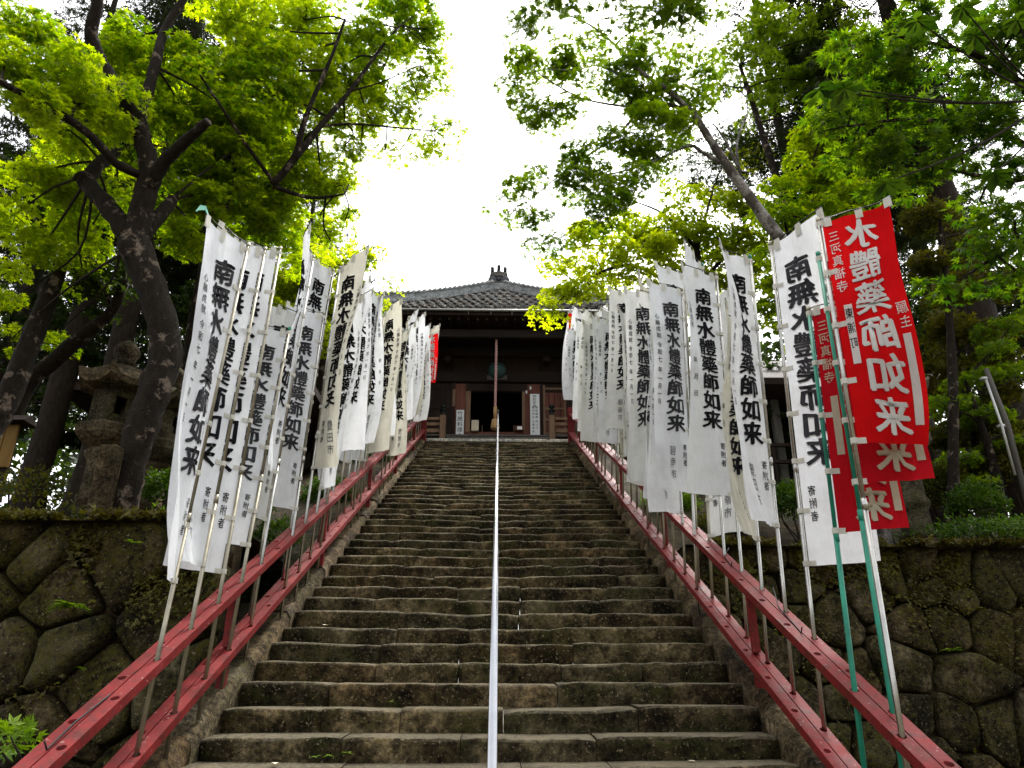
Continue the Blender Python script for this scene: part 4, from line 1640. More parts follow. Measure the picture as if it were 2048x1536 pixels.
class Leaves:
    def __init__(s, tpl):
        s.tpl, s.c, s.d, s.n, s.s = tpl, [], [], [], []

    def put(s, c, d, n, sz):
        s.c.append(c)
        s.d.append(d)
        s.n.append(n)
        s.s.append(sz)

    def spray(s, ctr, r, n, size, up=(0, 0, 1), flat=0.35, thick=0.05, droop=0.3, rg=rng):
        """A flat tier of leaves spreading from its twig."""
        n = max(3, int(n))
        an = rg.uniform(0, 2 * PI, n)
        q = np.sqrt(rg.uniform(0, 1, n)) * r
        out = np.stack([np.cos(an), np.sin(an), np.zeros(n)], 1)
        c = np.asarray(ctr)[None] + out * q[:, None]
        c[:, 2] += rg.normal(0, thick, n) - droop * q * q / max(r, 1e-6)
        d = nrmz(out + rg.normal(0, 0.55, (n, 3)) + np.array([0, 0, -0.25]))
        nn = nrmz(np.asarray(up)[None] + rg.normal(0, flat, (n, 3)) + out * 0.15)
        s.put(c, d, nn, size * rg.uniform(0.5, 1.32, n))

    def count(s):
        return sum(len(q) for q in s.s)

    def mesh(s, name, mat, base=(0, 0, 0)):
        c, d, n, sz = (np.concatenate(q) for q in (s.c, s.d, s.n, s.s))
        x = nrmz(np.cross(d, n))
        z = np.cross(x, d)
        T, F = s.tpl
        V = (c - np.array(base))[:, None, :] + sz[:, None, None] * (T[None, :, 0:1] * x[:, None] + T[None, :, 1:2] * d[:, None] + T[None, :, 2:3] * z[:, None])
        k = len(T)
        Fa = (F[None] + (np.arange(len(c)) * k)[:, None, None]).reshape(-1, 3)
        return mesh_tris(name, V.reshape(-1, 3), Fa, mat)


def inell(rg, n):
    p = rg.normal(0, 1, (n, 3))
    p = nrmz(p) * rg.uniform(0, 1, (n, 1)) ** (1 / 2.4)
    return p


def px_pad(p):
    """(x, y, Y, rx, ry[, depth radius]) in photo units -> centre and radii in metres."""
    c = pt(p[0], p[1], p[2])
    k = depth_at(c) / FPX
    rx, rz = p[3] * k, p[4] * k
    ry = p[5] if len(p) > 5 else max(rx * 0.9, 0.25)
    return np.array(c), np.array((rx, ry, rz))


def tree(name, label, limbs, pads, leafmat, bark, tpl, size, cov, group=None, world_pads=False, sr=(0.16, 0.34), flat=0.38, seed=1, twig_r=0.006, branch_r=0.02, cat='tree', twigs=True, droop=0.3):
    """limbs: list of (points, start radius, end radius); the first one is the trunk."""
    rg = np.random.default_rng(seed)
    base = Vector(limbs[0][0][0])
    root = empty(name, base)
    tag(root, label, cat, group)
    nodes = []
    for i, (pts, r0, r1) in enumerate(limbs):
        sp = smoothpath(pts, 5)
        rr_ = lerplist(r0 if isinstance(r0, (list, tuple)) else (r0, r1), len(sp))
        if i == 0:
            rr_[0] *= 1.35
            rr_[1] *= 1.15
        mb = MB()
        mb.tube([p - base for p in sp], rr_, 12 if rr_[0] > 0.09 else 7, wob=0.28 if rr_[0] > 0.05 else 0.12)
        mb.build('trunk' if i == 0 else 'limb', bark, root)
        if i > 0 or len(limbs) == 1:
            nodes += [(p, r) for p, r in zip(sp, rr_)]
        else:
            nodes += [(p, r) for p, r in zip(sp[len(sp) // 2:], rr_[len(sp) // 2:])]
    lv = Leaves(tpl)
    tw = MB()
    NP = np.array([tuple(q[0]) for q in nodes])
    for pd in pads:
        c, R = (np.array(pd[0]), np.array(pd[1])) if world_pads else px_pad(pd)
        cv = cov * (pd[2] if world_pads and len(pd) > 2 else 1.0)
        if not world_pads and len(pd) > 6:
            cv = cov * pd[6]
        tot = cv * PI * R[0] * R[2] / (0.33 * size * size)
        rs = rg.uniform(sr[0], sr[1])
        ns = max(2, int(tot * (size * size) * 0.33 / (0.85 * PI * rs * rs)))
        pos = inell(rg, ns) * R + c
        if twigs:
            dd = np.linalg.norm(NP - c, axis=1) + 0.6 * np.maximum(0, NP[:, 2] - c[2])
            k = int(np.argmin(dd))
            a = nodes[k][0]
            cc = Vector(c)
            mid = (a + cc) / 2 + Vector(rg.normal(0, 0.05, 3)) * (cc - a).length + Vector((0, 0, 0.06 * (cc - a).length))
            sp = smoothpath([a, mid, cc], 4)
            tw.tube([p - base for p in sp], lerplist((min(branch_r, nodes[k][1] * .8), branch_r * 0.45), len(sp)), 5, cap=False)
        for p in pos:
            r = rs * rg.uniform(0.7, 1.25)
            lv.spray(p, r, tot / ns, size, flat=flat, thick=0.03, droop=droop, rg=rg)
            if twigs:
                pv = Vector(p)
                md = (cc + pv) / 2 + Vector(rg.normal(0, 0.08, 3)) * (pv - cc).length
                tw.tube([cc - base, md - base, pv - base], [twig_r, twig_r * .75, twig_r * .4], 3, cap=False)
                for _ in range(2):
                    o_ = Vector((rg.normal(0, 1), rg.normal(0, 1), -0.1)).normalized() * r * 0.8
                    tw.tube([pv - base, pv + o_ - base], [twig_r * .45, twig_r * .2], 3, cap=False)
    if tw.v:
        tag(tw.build('twigs', M['twig'], root), kind='stuff')
    if lv.c:
        link('crown', lv.mesh('crown', leafmat, base), root)
    return root


def W(*ps):
    return [pt(*p) for p in ps]


def onhill(p):
    return Vector((p.x, p.y, hill(p.x, p.y) - 0.05))


# big forked maple over the left wall
b1 = onhill(pt(238, 1030, 7.0))
tree('maple_tree', 'big dark forked maple with mottled trunk beside the stone lantern', [
    ([b1] + W((262, 930, 7.0), (302, 800, 7.05), (330, 700, 7.1), (312, 600, 7.1), (268, 490, 7.1)), (0.165, 0.15, 0.15, 0.16, 0.155, 0.18), 0.2),
    (W((272, 500, 7.1), (225, 425, 7.1), (178, 372, 7.15), (160, 348, 7.1)), 0.12, 0.085),
    (W((172, 362, 7.15), (198, 328, 7.3), (228, 306, 7.5), (248, 282, 7.8)), 0.09, 0.06),
    (W((265, 495, 7.1), (288, 400, 7.05), (300, 340, 7.0), (285, 280, 6.9), (276, 240, 6.85)), 0.135, 0.095),
    (W((276, 245, 6.85), (245, 195, 6.7), (214, 148, 6.6), (194, 108, 6.5), (183, 65, 6.4), (194, 10, 6.3), (200, -60, 6.2)), 0.095, 0.06),
    (W((277, 248, 6.85), (300, 170, 6.9), (315, 110, 6.9), (330, 60, 7.0), (366, 0, 7.0), (400, -60, 7.0)), 0.075, 0.04),
    (W((298, 375, 7.0), (330, 322, 6.8), (372, 282, 6.6), (416, 243, 6.4)), 0.085, 0.05),
    (W((285, 352, 7.0), (232, 326, 6.7), (182, 272, 6.4), (112, 222, 6.1), (50, 190, 5.8), (-10, 160, 5.6), (-80, 140, 5.4)), 0.055, 0.025),
    (W((270, 490, 7.1), (320, 430, 7.4), (345, 400, 7.6)), 0.09, 0.07),
], [
    (40, 70, 6.2, 110, 60), (130, 140, 6.3, 120, 50), (230, 105, 7.4, 90, 45), (50, 215, 6.1, 90, 40), (150, 205, 6.4, 120, 45),
    (330, 120, 7.4, 100, 55), (420, 130, 7.6, 90, 65), (250, 165, 7.6, 120, 50), (360, 210, 7.6, 110, 60), (450, 215, 7.6, 70, 60),
    (130, 255, 7.0, 100, 30), (300, 270, 7.9, 120, 50), (410, 300, 7.9, 90, 60), (200, 300, 8.0, 70, 40), (60, 350, 7.6, 90, 40),
    (140, 400, 8.0, 90, 40), (30, 430, 8.0, 80, 40), (360, 380, 8.0, 80, 55), (230, 390, 8.2, 50, 35), (440, 390, 8.2, 70, 60),
    (80, 500, 8.6, 80, 35), (390, 470, 8.2, 60, 50), (10, 130, 5.9, 70, 50), (470, 300, 7.8, 70, 60), (180, 460, 8.5, 70, 35), (50, 580, 9.0, 80, 30, .6, .6), (170, 560, 9.2, 60, 30, .6, .5), (20, 680, 9.4, 60, 30, .6, .5), (120, 660, 9.6, 50, 26, .6, .4)],
    M['leaf_maple'], M['bark'], LEAF5, 0.058, 3.2, 'maple trees', seed=11)

# second maple, its long branches reaching over the steps
b2 = onhill(pt(352, 1000, 9.6))
tree('maple_tree', 'slender maple reaching over the left banners with long fine branches', [
    ([b2] + W((372, 850, 9.5), (385, 700, 9.3), (408, 560, 9.0), (435, 450, 8.8), (468, 396, 8.7), (546, 370, 8.6)), (0.13, 0.12, 0.11, 0.10, 0.09, 0.08, 0.07), 0.07),
    (W((546, 370, 8.05), (590, 314, 7.95), (602, 267, 7.85), (622, 207, 7.75), (659, 123, 7.65), (690, 40, 7.55)), 0.055, 0.018),
    (W((588, 318, 7.95), (645, 247, 8.05), (699, 183, 8.15), (759, 100, 8.25), (800, 50, 8.35)), 0.05, 0.014),
    (W((546, 372, 8.05), (620, 395, 8.25), (690, 388, 8.45)), 0.035, 0.012),
    (W((640, 252, 8.05), (710, 248, 8.25), (790, 255, 8.45), (868, 262, 8.65)), 0.022, 0.008),
    (W((548, 365, 8.05), (500, 300, 7.65), (440, 210, 7.25), (400, 150, 7.05)), 0.03, 0.012),
    (W((452, 420, 8.20), (470, 340, 7.95), (430, 280, 7.75), (330, 200, 7.45)), 0.03, 0.010),
    (W((700, 182, 8.15), (760, 165, 8.25), (840, 130, 8.45)), 0.016, 0.006),
], [
    (470, 40, 7.8, 80, 60), (520, 140, 8.0, 90, 55), (610, 40, 8.2, 90, 45), (700, 45, 8.5, 100, 45), (790, 50, 8.9, 80, 45), (850, 85, 9.0, 45, 30, 0.3, 0.7), (840, 20, 9.0, 50, 30, .3, .8),
    (600, 130, 8.2, 70, 50), (690, 130, 8.5, 80, 45), (770, 130, 8.8, 80, 40), (840, 150, 9.0, 40, 22, .3, .6), (560, 220, 8.2, 90, 55), (660, 205, 8.6, 70, 40), (755, 200, 8.8, 70, 32, .4, .8), (830, 185, 9.0, 30, 18, .3, .6),
    (480, 260, 8.2, 80, 60), (600, 290, 8.5, 50, 40, .4, .7), (690, 255, 8.8, 50, 14, .3, .6), (745, 250, 8.9, 60, 22, .3, .55), (860, 262, 9.2, 26, 35, .25, .55), (912, 243, 9.3, 22, 14, .2, .5), (890, 292, 9.2, 14, 12, .2, .5),
    (540, 320, 8.4, 90, 45), (680, 300, 8.8, 70, 28, .35, .35), (640, 330, 8.7, 50, 35, .35, .5), (770, 300, 8.9, 35, 15, .3, .3), (500, 400, 8.6, 70, 40), (600, 380, 8.8, 80, 35), (670, 375, 8.9, 50, 25, .35, .6), (560, 440, 8.9, 80, 45),
    (640, 430, 9.0, 55, 30, .4, .5), (660, 480, 9.2, 40, 25, .4, .4), (480, 470, 9.0, 60, 40), (560, 510, 9.4, 60, 35), (440, 330, 8.3, 60, 50), (885, 60, 9.1, 30, 24, .25, .5), (880, 120, 9.1, 26, 24, .25, .4), (865, 170, 9.1, 24, 18, .25, .35), (800, 300, 9.0, 40, 16, .25, .35), (720, 320, 8.9, 50, 20, .3, .4), (700, 350, 9.0, 40, 16, .3, .45), (840, 215, 9.0, 30, 14, .25, .4), (690, 440, 9.2, 30, 20, .3, .4), (870, 290, 9.2, 22, 16, .2, .45)],
    M['leaf_maple'], M['bark'], LEAF5, 0.060, 3.4, 'maple trees', seed=12)

# yellow-green maple higher up on the left, behind the banners
b3 = onhill(pt(640, 900, 15.0))
tree('maple_tree', 'yellow-green maple behind the left banners below the temple roof', [
    ([b3] + W((640, 760, 15), (650, 650, 15), (660, 560, 15)), (0.14, 0.12, 0.10, 0.06), 0.05),
    (W((650, 650, 15), (700, 590, 15), (750, 560, 15)), 0.05, 0.015),
    (W((645, 700, 15), (590, 600, 14.5), (540, 560, 14)), 0.06, 0.02),
], [
    (690, 530, 15, 55, 30), (650, 500, 15, 50, 35), (740, 575, 15.5, 45, 22), (720, 500, 15, 40, 25, .5, .4), (760, 610, 15.5, 35, 18, .5, .8), (780, 560, 15.5, 25, 20, .5, .25),
    (610, 540, 14, 60, 45), (640, 600, 14.5, 60, 50), (560, 580, 14, 60, 50), (700, 610, 15, 50, 40), (700, 680, 15, 60, 40), (600, 670, 14, 60, 50), (540, 650, 14, 60, 60)],
    M['leaf_young'], M['bark'], LEAF3, 0.075, 2.6, 'maple trees', seed=13, sr=(0.25, 0.5))

# leaning pale-barked maple on the right
b4 = onhill(pt(1740, 960, 9.6))
tree('maple_tree', 'pale-barked maple leaning left over the right banners towards the roof', [
    ([b4] + W((1715, 800, 9.5), (1690, 700, 9.4), (1640, 590, 9.2), (1560, 478, 9.0), (1480, 368, 8.9), (1420, 280, 8.8), (1385, 222, 8.7)), (0.13, 0.12, 0.11, 0.098, 0.085, 0.072, 0.058, 0.045), 0.045),
    (W((1388, 228, 8.7), (1330, 176, 8.6), (1290, 150, 8.5), (1230, 90, 8.4), (1180, 50, 8.3), (1110, 20, 8.2)), 0.045, 0.010),
    (W((1385, 224, 8.7), (1325, 207, 8.8), (1280, 215, 8.8), (1160, 195, 8.9), (1060, 135, 9.0)), 0.035, 0.008),
    (W((1285, 213, 8.8), (1230, 275, 8.7), (1160, 320, 8.7), (1105, 362, 8.7), (1060, 400, 8.7)), 0.022, 0.006),
    (W((1440, 326, 8.85), (1400, 302, 8.8), (1375, 292, 8.75), (1300, 325, 8.7), (1220, 348, 8.6), (1160, 350, 8.6)), 0.032, 0.007),
    (W((1482, 345, 8.9), (1450, 280, 9.0), (1425, 245, 9.1)), 0.026, 0.010),
    (W((1480, 350, 8.9), (1474, 285, 9.1), (1494, 225, 9.3), (1492, 190, 9.4)), 0.02, 0.008),
    (W((1262, 165, 8.5), (1200, 132, 8.6), (1150, 140, 8.8), (1090, 138, 8.9)), 0.018, 0.006),
    (W((1300, 327, 8.7), (1240, 380, 8.5), (1190, 440, 8.4)), 0.015, 0.006),
], [
    (1052, 105, 9.0, 48, 28, .3, 1.00), (1100, 118, 9.0, 45, 25, .3, 1.00), (1150, 108, 8.9, 42, 25, .3, 1.00), (1026, 150, 9.0, 24, 24, .25, 0.87), (1055, 215, 8.9, 42, 30, .3, 0.80), (1095, 225, 8.9, 40, 28, .3, 0.80), (1150, 215, 8.9, 34, 22, .3, 0.72),
    (1130, 160, 8.9, 30, 15, .3, 0.58), (1233, 142, 8.6, 55, 35), (1280, 118, 8.5, 45, 32), (1360, 140, 8.7, 60, 26), (1270, 185, 8.7, 55, 34), (1330, 178, 8.7, 45, 26), (1305, 225, 8.7, 50, 26), (1290, 265, 8.7, 70, 30), (1220, 288, 8.7, 42, 22), (1310, 305, 8.7, 60, 30),
    (1154, 318, 8.7, 52, 22), (1136, 362, 8.7, 46, 28, .3, 1.00), (1180, 350, 8.6, 34, 26, .3, 1.00), (1070, 332, 8.7, 26, 16, .25, 1.00), (1052, 372, 8.7, 30, 22, .25, 1.00), (1015, 425, 8.7, 16, 24, .2, 1.00), (1068, 438, 8.6, 20, 26, .2, 1.00), (1092, 478, 8.5, 26, 28, .25, 0.80), (1250, 362, 8.5, 50, 34), (1232, 400, 8.5, 46, 24), (1195, 432, 8.4, 38, 22, .3, 1.00),
    (1390, 200, 8.9, 40, 40, .4, 0.72), (1400, 130, 8.9, 30, 25, .3, 0.72), (1350, 260, 8.9, 40, 34, .4, 1.00), (1270, 60, 8.4, 30, 20, .3, 0.58)],
    M['leaf_maple2'], M['bark_pale'], LEAF5, 0.060, 3.5, 'maple trees', seed=14)

# young bright maple behind the right banners
b5 = onhill(pt(1470, 900, 14.5))
tree('maple_tree', 'bright yellow-green maple spreading behind the right banners', [
    ([b5] + W((1450, 760, 14.5), (1430, 650, 14.3), (1405, 560, 14.0), (1390, 480, 13.8)), (0.14, 0.13, 0.11, 0.08, 0.05), 0.05),
    (W((1425, 640, 14.3), (1340, 570, 13.6), (1260, 530, 13.2), (1170, 560, 12.8), (1120, 600, 12.6)), 0.06, 0.012),
    (W((1408, 570, 14), (1300, 500, 13.5), (1210, 490, 13.2), (1130, 500, 13)), 0.045, 0.012),
    (W((1395, 500, 13.8), (1330, 430, 13.5), (1260, 400, 13.3)), 0.04, 0.012),
    (W((1405, 560, 14), (1480, 480, 14), (1530, 400, 14)), 0.05, 0.015),
    (W((1395, 500, 13.8), (1420, 400, 13.8), (1440, 340, 13.8)), 0.04, 0.012),
    (W((1340, 568, 13.6), (1280, 590, 13.2), (1200, 600, 12.8)), 0.03, 0.01),
], [
    (1145, 482, 13, 55, 28), (1235, 455, 13.3, 60, 28), (1306, 446, 13.5, 70, 32), (1195, 520, 13, 80, 28), (1300, 508, 13.5, 90, 34), (1396, 470, 13.8, 65, 40), (1470, 470, 14, 60, 45), (1110, 535, 12.8, 35, 22, .5, .8), (1135, 595, 12.6, 45, 28), (1105, 625, 12.5, 26, 18), (1180, 570, 12.8, 40, 20), (1260, 545, 13.2, 60, 24),
    (1400, 540, 14, 70, 30), (1350, 480, 13.7, 60, 40), (1450, 400, 13.8, 50, 35, .6, .45), (1400, 370, 13.8, 45, 35, .6, .4), (1490, 420, 14, 40, 40, .6, .5), (1340, 390, 13.5, 40, 25, .5, .4), (1500, 300, 14, 40, 30, .6, .35), (1520, 520, 14, 50, 30), (1460, 540, 14, 60, 30), (1350, 590, 13.4, 50, 20), (1290, 600, 13.2, 40, 16)],
    M['leaf_young'], M['bark'], LEAF3, 0.075, 2.8, 'maple trees', seed=15, sr=(0.25, 0.5))

# leafy maple between the white and red banners
b6 = onhill(pt(1640, 980, 11.5))
tree('maple_tree', 'dense green maple behind the first white banners on the right', [
    ([b6] + W((1635, 800, 11.5), (1640, 640, 11.5), (1630, 480, 11.4), (1615, 360, 11.3)), (0.12, 0.11, 0.10, 0.07, 0.03), 0.03),
    (W((1638, 600, 11.5), (1580, 480, 11.2), (1560, 400, 11)), 0.05, 0.012),
    (W((1635, 540, 11.5), (1690, 440, 11.3), (1720, 380, 11.1)), 0.05, 0.012),
], [
    (1600, 290, 11.2, 50, 40, .6, .7), (1570, 360, 11, 45, 40, .6, .8), (1640, 370, 11.2, 50, 40), (1590, 430, 11, 60, 40), (1670, 450, 11.2, 60, 40), (1700, 390, 11.2, 50, 40), (1620, 500, 11.3, 60, 40), (1560, 500, 11.3, 40, 40), (1540, 560, 11.5, 50, 40), (1610, 580, 11.5, 60, 40), (1650, 260, 11.2, 50, 30), (1540, 640, 11.8, 40, 40), (1600, 660, 11.8, 50, 40)],
    M['leaf_maple'], M['bark'], LEAF3, 0.070, 3.0, 'maple trees', seed=16, sr=(0.2, 0.4))

# near maple, its boughs entering from the upper right
b7 = Vector((7.2, 5.6, 0))
b7.z = 0
tree('maple_tree', 'large-leaved near maple whose dark boughs hang in from the upper right', [
    ([b7, Vector((7.1, 5.6, 2.2)), Vector((6.6, 5.5, 4.2))] + W((2250, 300, 5.4), (2120, 330, 5.2)), (0.12, 0.11, 0.09, 0.06, 0.045), 0.04),
    (W((2120, 330, 5.2), (2000, 265, 5.0), (1900, 245, 4.8), (1800, 240, 4.7), (1680, 255, 4.6)), 0.035, 0.007),
    (W((2120, 330, 5.2), (2050, 180, 4.9), (1950, 110, 4.7), (1830, 80, 4.5), (1740, 60, 4.4)), 0.04, 0.008),
    (W((2120, 330, 5.2), (2040, 360, 5.1), (1950, 350, 5.0), (1850, 330, 4.9)), 0.03, 0.007),
    (W((2150, 330, 5.2), (2060, 470, 5.3), (1980, 520, 5.3), (1920, 560, 5.3)), 0.03, 0.007),
], [
    (1800, 110, 4.5, 120, 35), (1930, 60, 4.7, 110, 45), (2010, 150, 4.8, 80, 45), (1760, 170, 4.6, 100, 30), (1880, 190, 4.8, 100, 32), (1990, 240, 4.9, 80, 35), (1700, 235, 4.6, 80, 26), (1810, 250, 4.8, 100, 28), (1920, 300, 5.0, 90, 32), (1780, 300, 4.9, 80, 26), (2020, 330, 5.1, 60, 40), (1860, 350, 5.0, 80, 26), (1700, 300, 4.9, 50, 24),
    (1960, 400, 5.2, 70, 26), (2030, 440, 5.2, 50, 36), (1960, 500, 5.3, 60, 26), (1900, 555, 5.3, 50, 18), (2030, 540, 5.3, 50, 30), (2040, 50, 4.6, 60, 60), (1840, 30, 4.4, 80, 34), (1660, 190, 4.6, 40, 20, .3, .7), (1620, 270, 4.6, 40, 18, .3, .6), (1760, 345, 5, 50, 22)],
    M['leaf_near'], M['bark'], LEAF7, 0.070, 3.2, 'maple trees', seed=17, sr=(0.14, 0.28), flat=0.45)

# boughs over the camera, silhouettes along the top edge
b8 = Vector((6.4, 0.8, 0))
tree('maple_tree', 'maple whose dark leaf tips dip in along the top edge above the roof', [
    ([b8, Vector((6.2, 1.0, 4.0)), Vector((5.2, 2.0, 7.2)), Vector((3.6, 4.2, 8.6))] + W((1420, -120, 6.0)), (0.15, 0.13, 0.10, 0.07, 0.04), 0.04),
    (W((1420, -120, 6.0), (1300, -70, 6.0), (1180, -40, 6.0), (1060, -20, 6.0)), 0.03, 0.006),
    (W((1420, -120, 6.0), (1360, -30, 5.9), (1340, 20, 5.9)), 0.02, 0.005),
], [
    (1050, 30, 6.0, 32, 38, .25, 0.88), (1105, 22, 6.0, 36, 34, .25, 0.96), (1160, 10, 6.0, 30, 24, .25, 0.80), (1200, 40, 6.0, 26, 36, .25, 0.80), (1240, 12, 6.0, 34, 30, .25, 0.96), (1290, 30, 5.9, 32, 34, .25, 1.20), (1340, 15, 5.9, 34, 30, .25, 1.20), (1365, 35, 5.9, 22, 26, .25, 0.96), (1380, -20, 6.0, 60, 40), (1250, -50, 6.0, 80, 40)],
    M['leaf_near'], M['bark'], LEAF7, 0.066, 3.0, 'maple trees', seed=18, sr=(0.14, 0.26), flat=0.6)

# bird's-eye: whorled big leaves of a buckeye among the near maple boughs
def buckeye():
    base = Vector((6.4, 4.9, 0))
    root = empty('buckeye_tree', base)
    tag(root, 'thin buckeye with whorls of big drooping leaves at the upper right', 'tree')
    tr = MB()
    top = pt(2100, 200, 4.7)
    sp = smoothpath([base, Vector((6.2, 4.9, 2.0)), Vector((5.2, 4.8, 3.8)), top], 5)
    tr.tube([p - base for p in sp], lerplist((0.08, 0.06, 0.04, 0.03), len(sp)), 8, wob=.15)
    tr.build('trunk', M['bark'], root)
    lv = Leaves(OVAL)
    tw = MB()
    rg = np.random.default_rng(4)
    for (x, y, Y) in ((1835, 42, 4.0), (1690, 176, 4.1), (1640, 180, 4.2), (1925, 15, 4.0), (1990, 345, 4.3), (1772, 365, 4.2), (1950, 70, 4.3), (2035, 40, 4.2)):
        c = pt(x, y, Y)
        md = (c + top) / 2 + Vector((0, 0, -.08))
        tw.tube([q - base for q in smoothpath([top, md, c], 4)], lerplist((.012, .005), 9), 5, cap=False)
        n = 8
        an = np.linspace(0, 2 * PI, n, endpoint=False) + rg.uniform(0, 1)
        out = np.stack([np.cos(an), np.sin(an), np.full(n, -0.35)], 1) + rg.normal(0, .12, (n, 3))
        lv.put(np.tile(np.array(c), (n, 1)), nrmz(out), nrmz(np.array([0, 0, 1.0]) + out * .35), rg.uniform(.12, .18, n))
    tag(tw.build('twigs', M['twig'], root), kind='stuff')
    link('crown', lv.mesh('crown', M['leaf_bush'], base), root)


buckeye()

# ------------------------------------------------------------------ cedars and evergreens behind
def cedar(px, py, Y, r, height, label, lean=(0, 0), cr=1.7, low=0.35, leaf='leaf_cedar', n=34, cov=2.6, seed=1, size=0.15, skew=0.0):
    b = onhill(pt(px, py, Y))
    rg = np.random.default_rng(seed)
    top = b + Vector((lean[0] * height, lean[1] * height, height))
    mid = (b + top) / 2
    pads = []
    for i in range(n):
        t = low + (1 - low) * (i + .5) / n
        R = 1.2 * cr * (1.15 - t) / (1.15 - low) * rg.uniform(.6, 1.15)
        an = rg.uniform(0, 2 * PI)
        c = b + (top - b) * t + Vector((math.cos(an) * R * .65 + skew, math.sin(an) * R * .65, -.25 * R))
        pads.append((tuple(c), (R * .62, R * .62, max(.3, R * .32))))
    return tree('cedar_tree', label, [([b, b + (mid - b) * .5, mid, (mid + top) / 2, top], (r, r * .85, r * .7, r * .45, r * .15), .05)], pads, M[leaf], M['bark_cedar'], NEEDLE, size, cov,
                'tall trees behind the banners', True, (0.28, 0.5), 0.5, seed, 0.008, 0.03, 'tree', True, 0.45)


cedar(60, 985, 12.5, .24, 15, 'tall cedar at the far left edge behind the yellow notice board', (0.02, 0), 2.0, .40, seed=21)
cedar(165, 985, 11.5, .22, 15, 'straight dark cedar trunk rising behind the stone lantern', (0.0, .02), 1.9, .42, seed=22)
cedar(330, 960, 15.5, .22, 16, 'cedar standing behind the big forked maple', (0.02, 0), 2.3, .30, seed=23)
cedar(455, 940, 19, .24, 17, 'cedar rising behind the nearest left banners', (0, 0), 2.4, .25, seed=24)
cedar(560, 930, 24, .24, 15, 'distant cedar left of the temple roof behind the maples', (0, 0), 2.0, .25, seed=25)
cedar(-60, 985, 16, .26, 18, 'cedar just outside the left edge with boughs reaching in', (0, 0), 2.8, .25, seed=26)
cedar(1700, 980, 14.0, .17, 17, 'slim dark cedar between the red banners and the leaning maple', (-0.01, 0), 2.2, .52, seed=31, n=22, size=.11, leaf='leaf_dark')
cedar(1880, 985, 13.5, .26, 16, 'thick cedar trunk behind the bright red banner', (-0.035, 0), 2.0, .45, seed=32)
cedar(2052, 960, 12.0, .36, 18, 'broad cedar trunk at the right edge of the picture', (-0.01, 0), 2.2, .45, seed=33)
cedar(1960, 960, 18, .26, 17, 'cedar farther up the slope at the right', (0, 0), 2.5, .28, seed=34)
cedar(1790, 950, 21, .24, 17, 'distant cedar high on the right slope', (0, 0), 2.4, .30, seed=35)

# leaning old trunks at the left
for pts, r0, r1, lab, seed in (
        ([(-40, 900, 8.6), (20, 790, 8.7), (70, 660, 8.8), (110, 560, 8.9), (150, 470, 9.1), (200, 380, 9.4)], .13, .06, 'leaning bare trunk at the left edge in front of the cedars', 41),
        ([(40, 800, 9.6), (110, 720, 9.5), (180, 660, 9.4), (225, 620, 9.3), (250, 560, 9.2)], .10, .06, 'old crooked trunk bending right above the stone lantern', 42)):
    P_ = W(*pts)
    g0 = onhill(P_[0])
    tree('old_tree', lab, [([g0] + P_, (r0 * 1.2, r0, r1), r1), (W((pts[3][0], pts[3][1], pts[3][2]), (pts[3][0] - 40, pts[3][1] - 120, pts[3][2]), (pts[3][0] - 30, pts[3][1] - 220, pts[3][2])), r1 * .5, .01)],
         [(pts[-1][0], pts[-1][1] - 20, pts[-1][2], 70, 50), (pts[-1][0] - 70, pts[-1][1] + 30, pts[-1][2], 60, 40), (pts[3][0] - 60, pts[3][1] - 200, 9.0, 60, 40)],
         M['leaf_dark'], M['bark'], LEAF3, .07, 1.6, 'old leaning trunks', seed=seed)

# broad-leaved undergrowth trees filling the middle distance
def bushy(px, py, Y, pads, label, leaf, seed, size=.08, cov=1.8, tpl=LEAF3, r=.08, group='undergrowth trees'):
    b = onhill(pt(px, py, Y))
    c0 = px_pad(pads[0])[0]
    tree('evergreen_tree', label, [([b, (b + Vector(c0)) / 2 + Vector((.1, 0, 0)), Vector(c0)], (r, r * .8, r * .3), .02)], pads, M[leaf], M['bark'], tpl, size, cov, group, seed=seed, sr=(.2, .42), flat=.7)


bushy(120, 900, 13, [(110, 640, 13, 80, 60), (40, 600, 13, 70, 60), (60, 720, 13, 90, 60), (180, 730, 13, 60, 60), (20, 820, 13, 60, 50), (120, 830, 13, 70, 50)], 'dark evergreen tree behind the stone lantern', 'leaf_dark', 51, .09, 1.2)
bushy(330, 900, 12, [(350, 620, 12, 60, 60), (420, 600, 12, 50, 60), (370, 700, 12, 60, 60), (340, 780, 12, 40, 40, .8, .7), (420, 760, 12, 40, 60)], 'dark evergreen tree right of the forked maple trunk', 'leaf_dark', 52, .08, 1.5)
bushy(520, 950, 16, [(500, 560, 16, 70, 60), (460, 660, 16, 60, 70), (580, 760, 16, 70, 60), (500, 760, 16, 60, 60), (560, 860, 16, 60, 60)], 'dark evergreen tree behind the second left banner', 'leaf_dark', 53, .1, 1.6)
bushy(1950, 1000, 11, [(1900, 640, 11, 60, 50), (1960, 700, 11, 70, 50), (1880, 740, 11, 60, 50), (2030, 760, 11, 50, 50), (1930, 820, 11, 70, 50), (2010, 860, 11, 60, 50), (1890, 880, 11, 40, 50), (1940, 940, 11, 70, 40)], 'olive leafy tree right of the red banners', 'leaf_olive', 54, .065, 2.6)
bushy(1880, 990, 9.8, [(1880, 440, 10, 60, 50), (1940, 470, 10, 60, 50), (1850, 520, 10, 50, 50), (1990, 560, 10, 50, 50), (1920, 580, 10, 60, 40)], 'brownish leafy tree above the red banner', 'leaf_olive', 55, .065, 2.0)
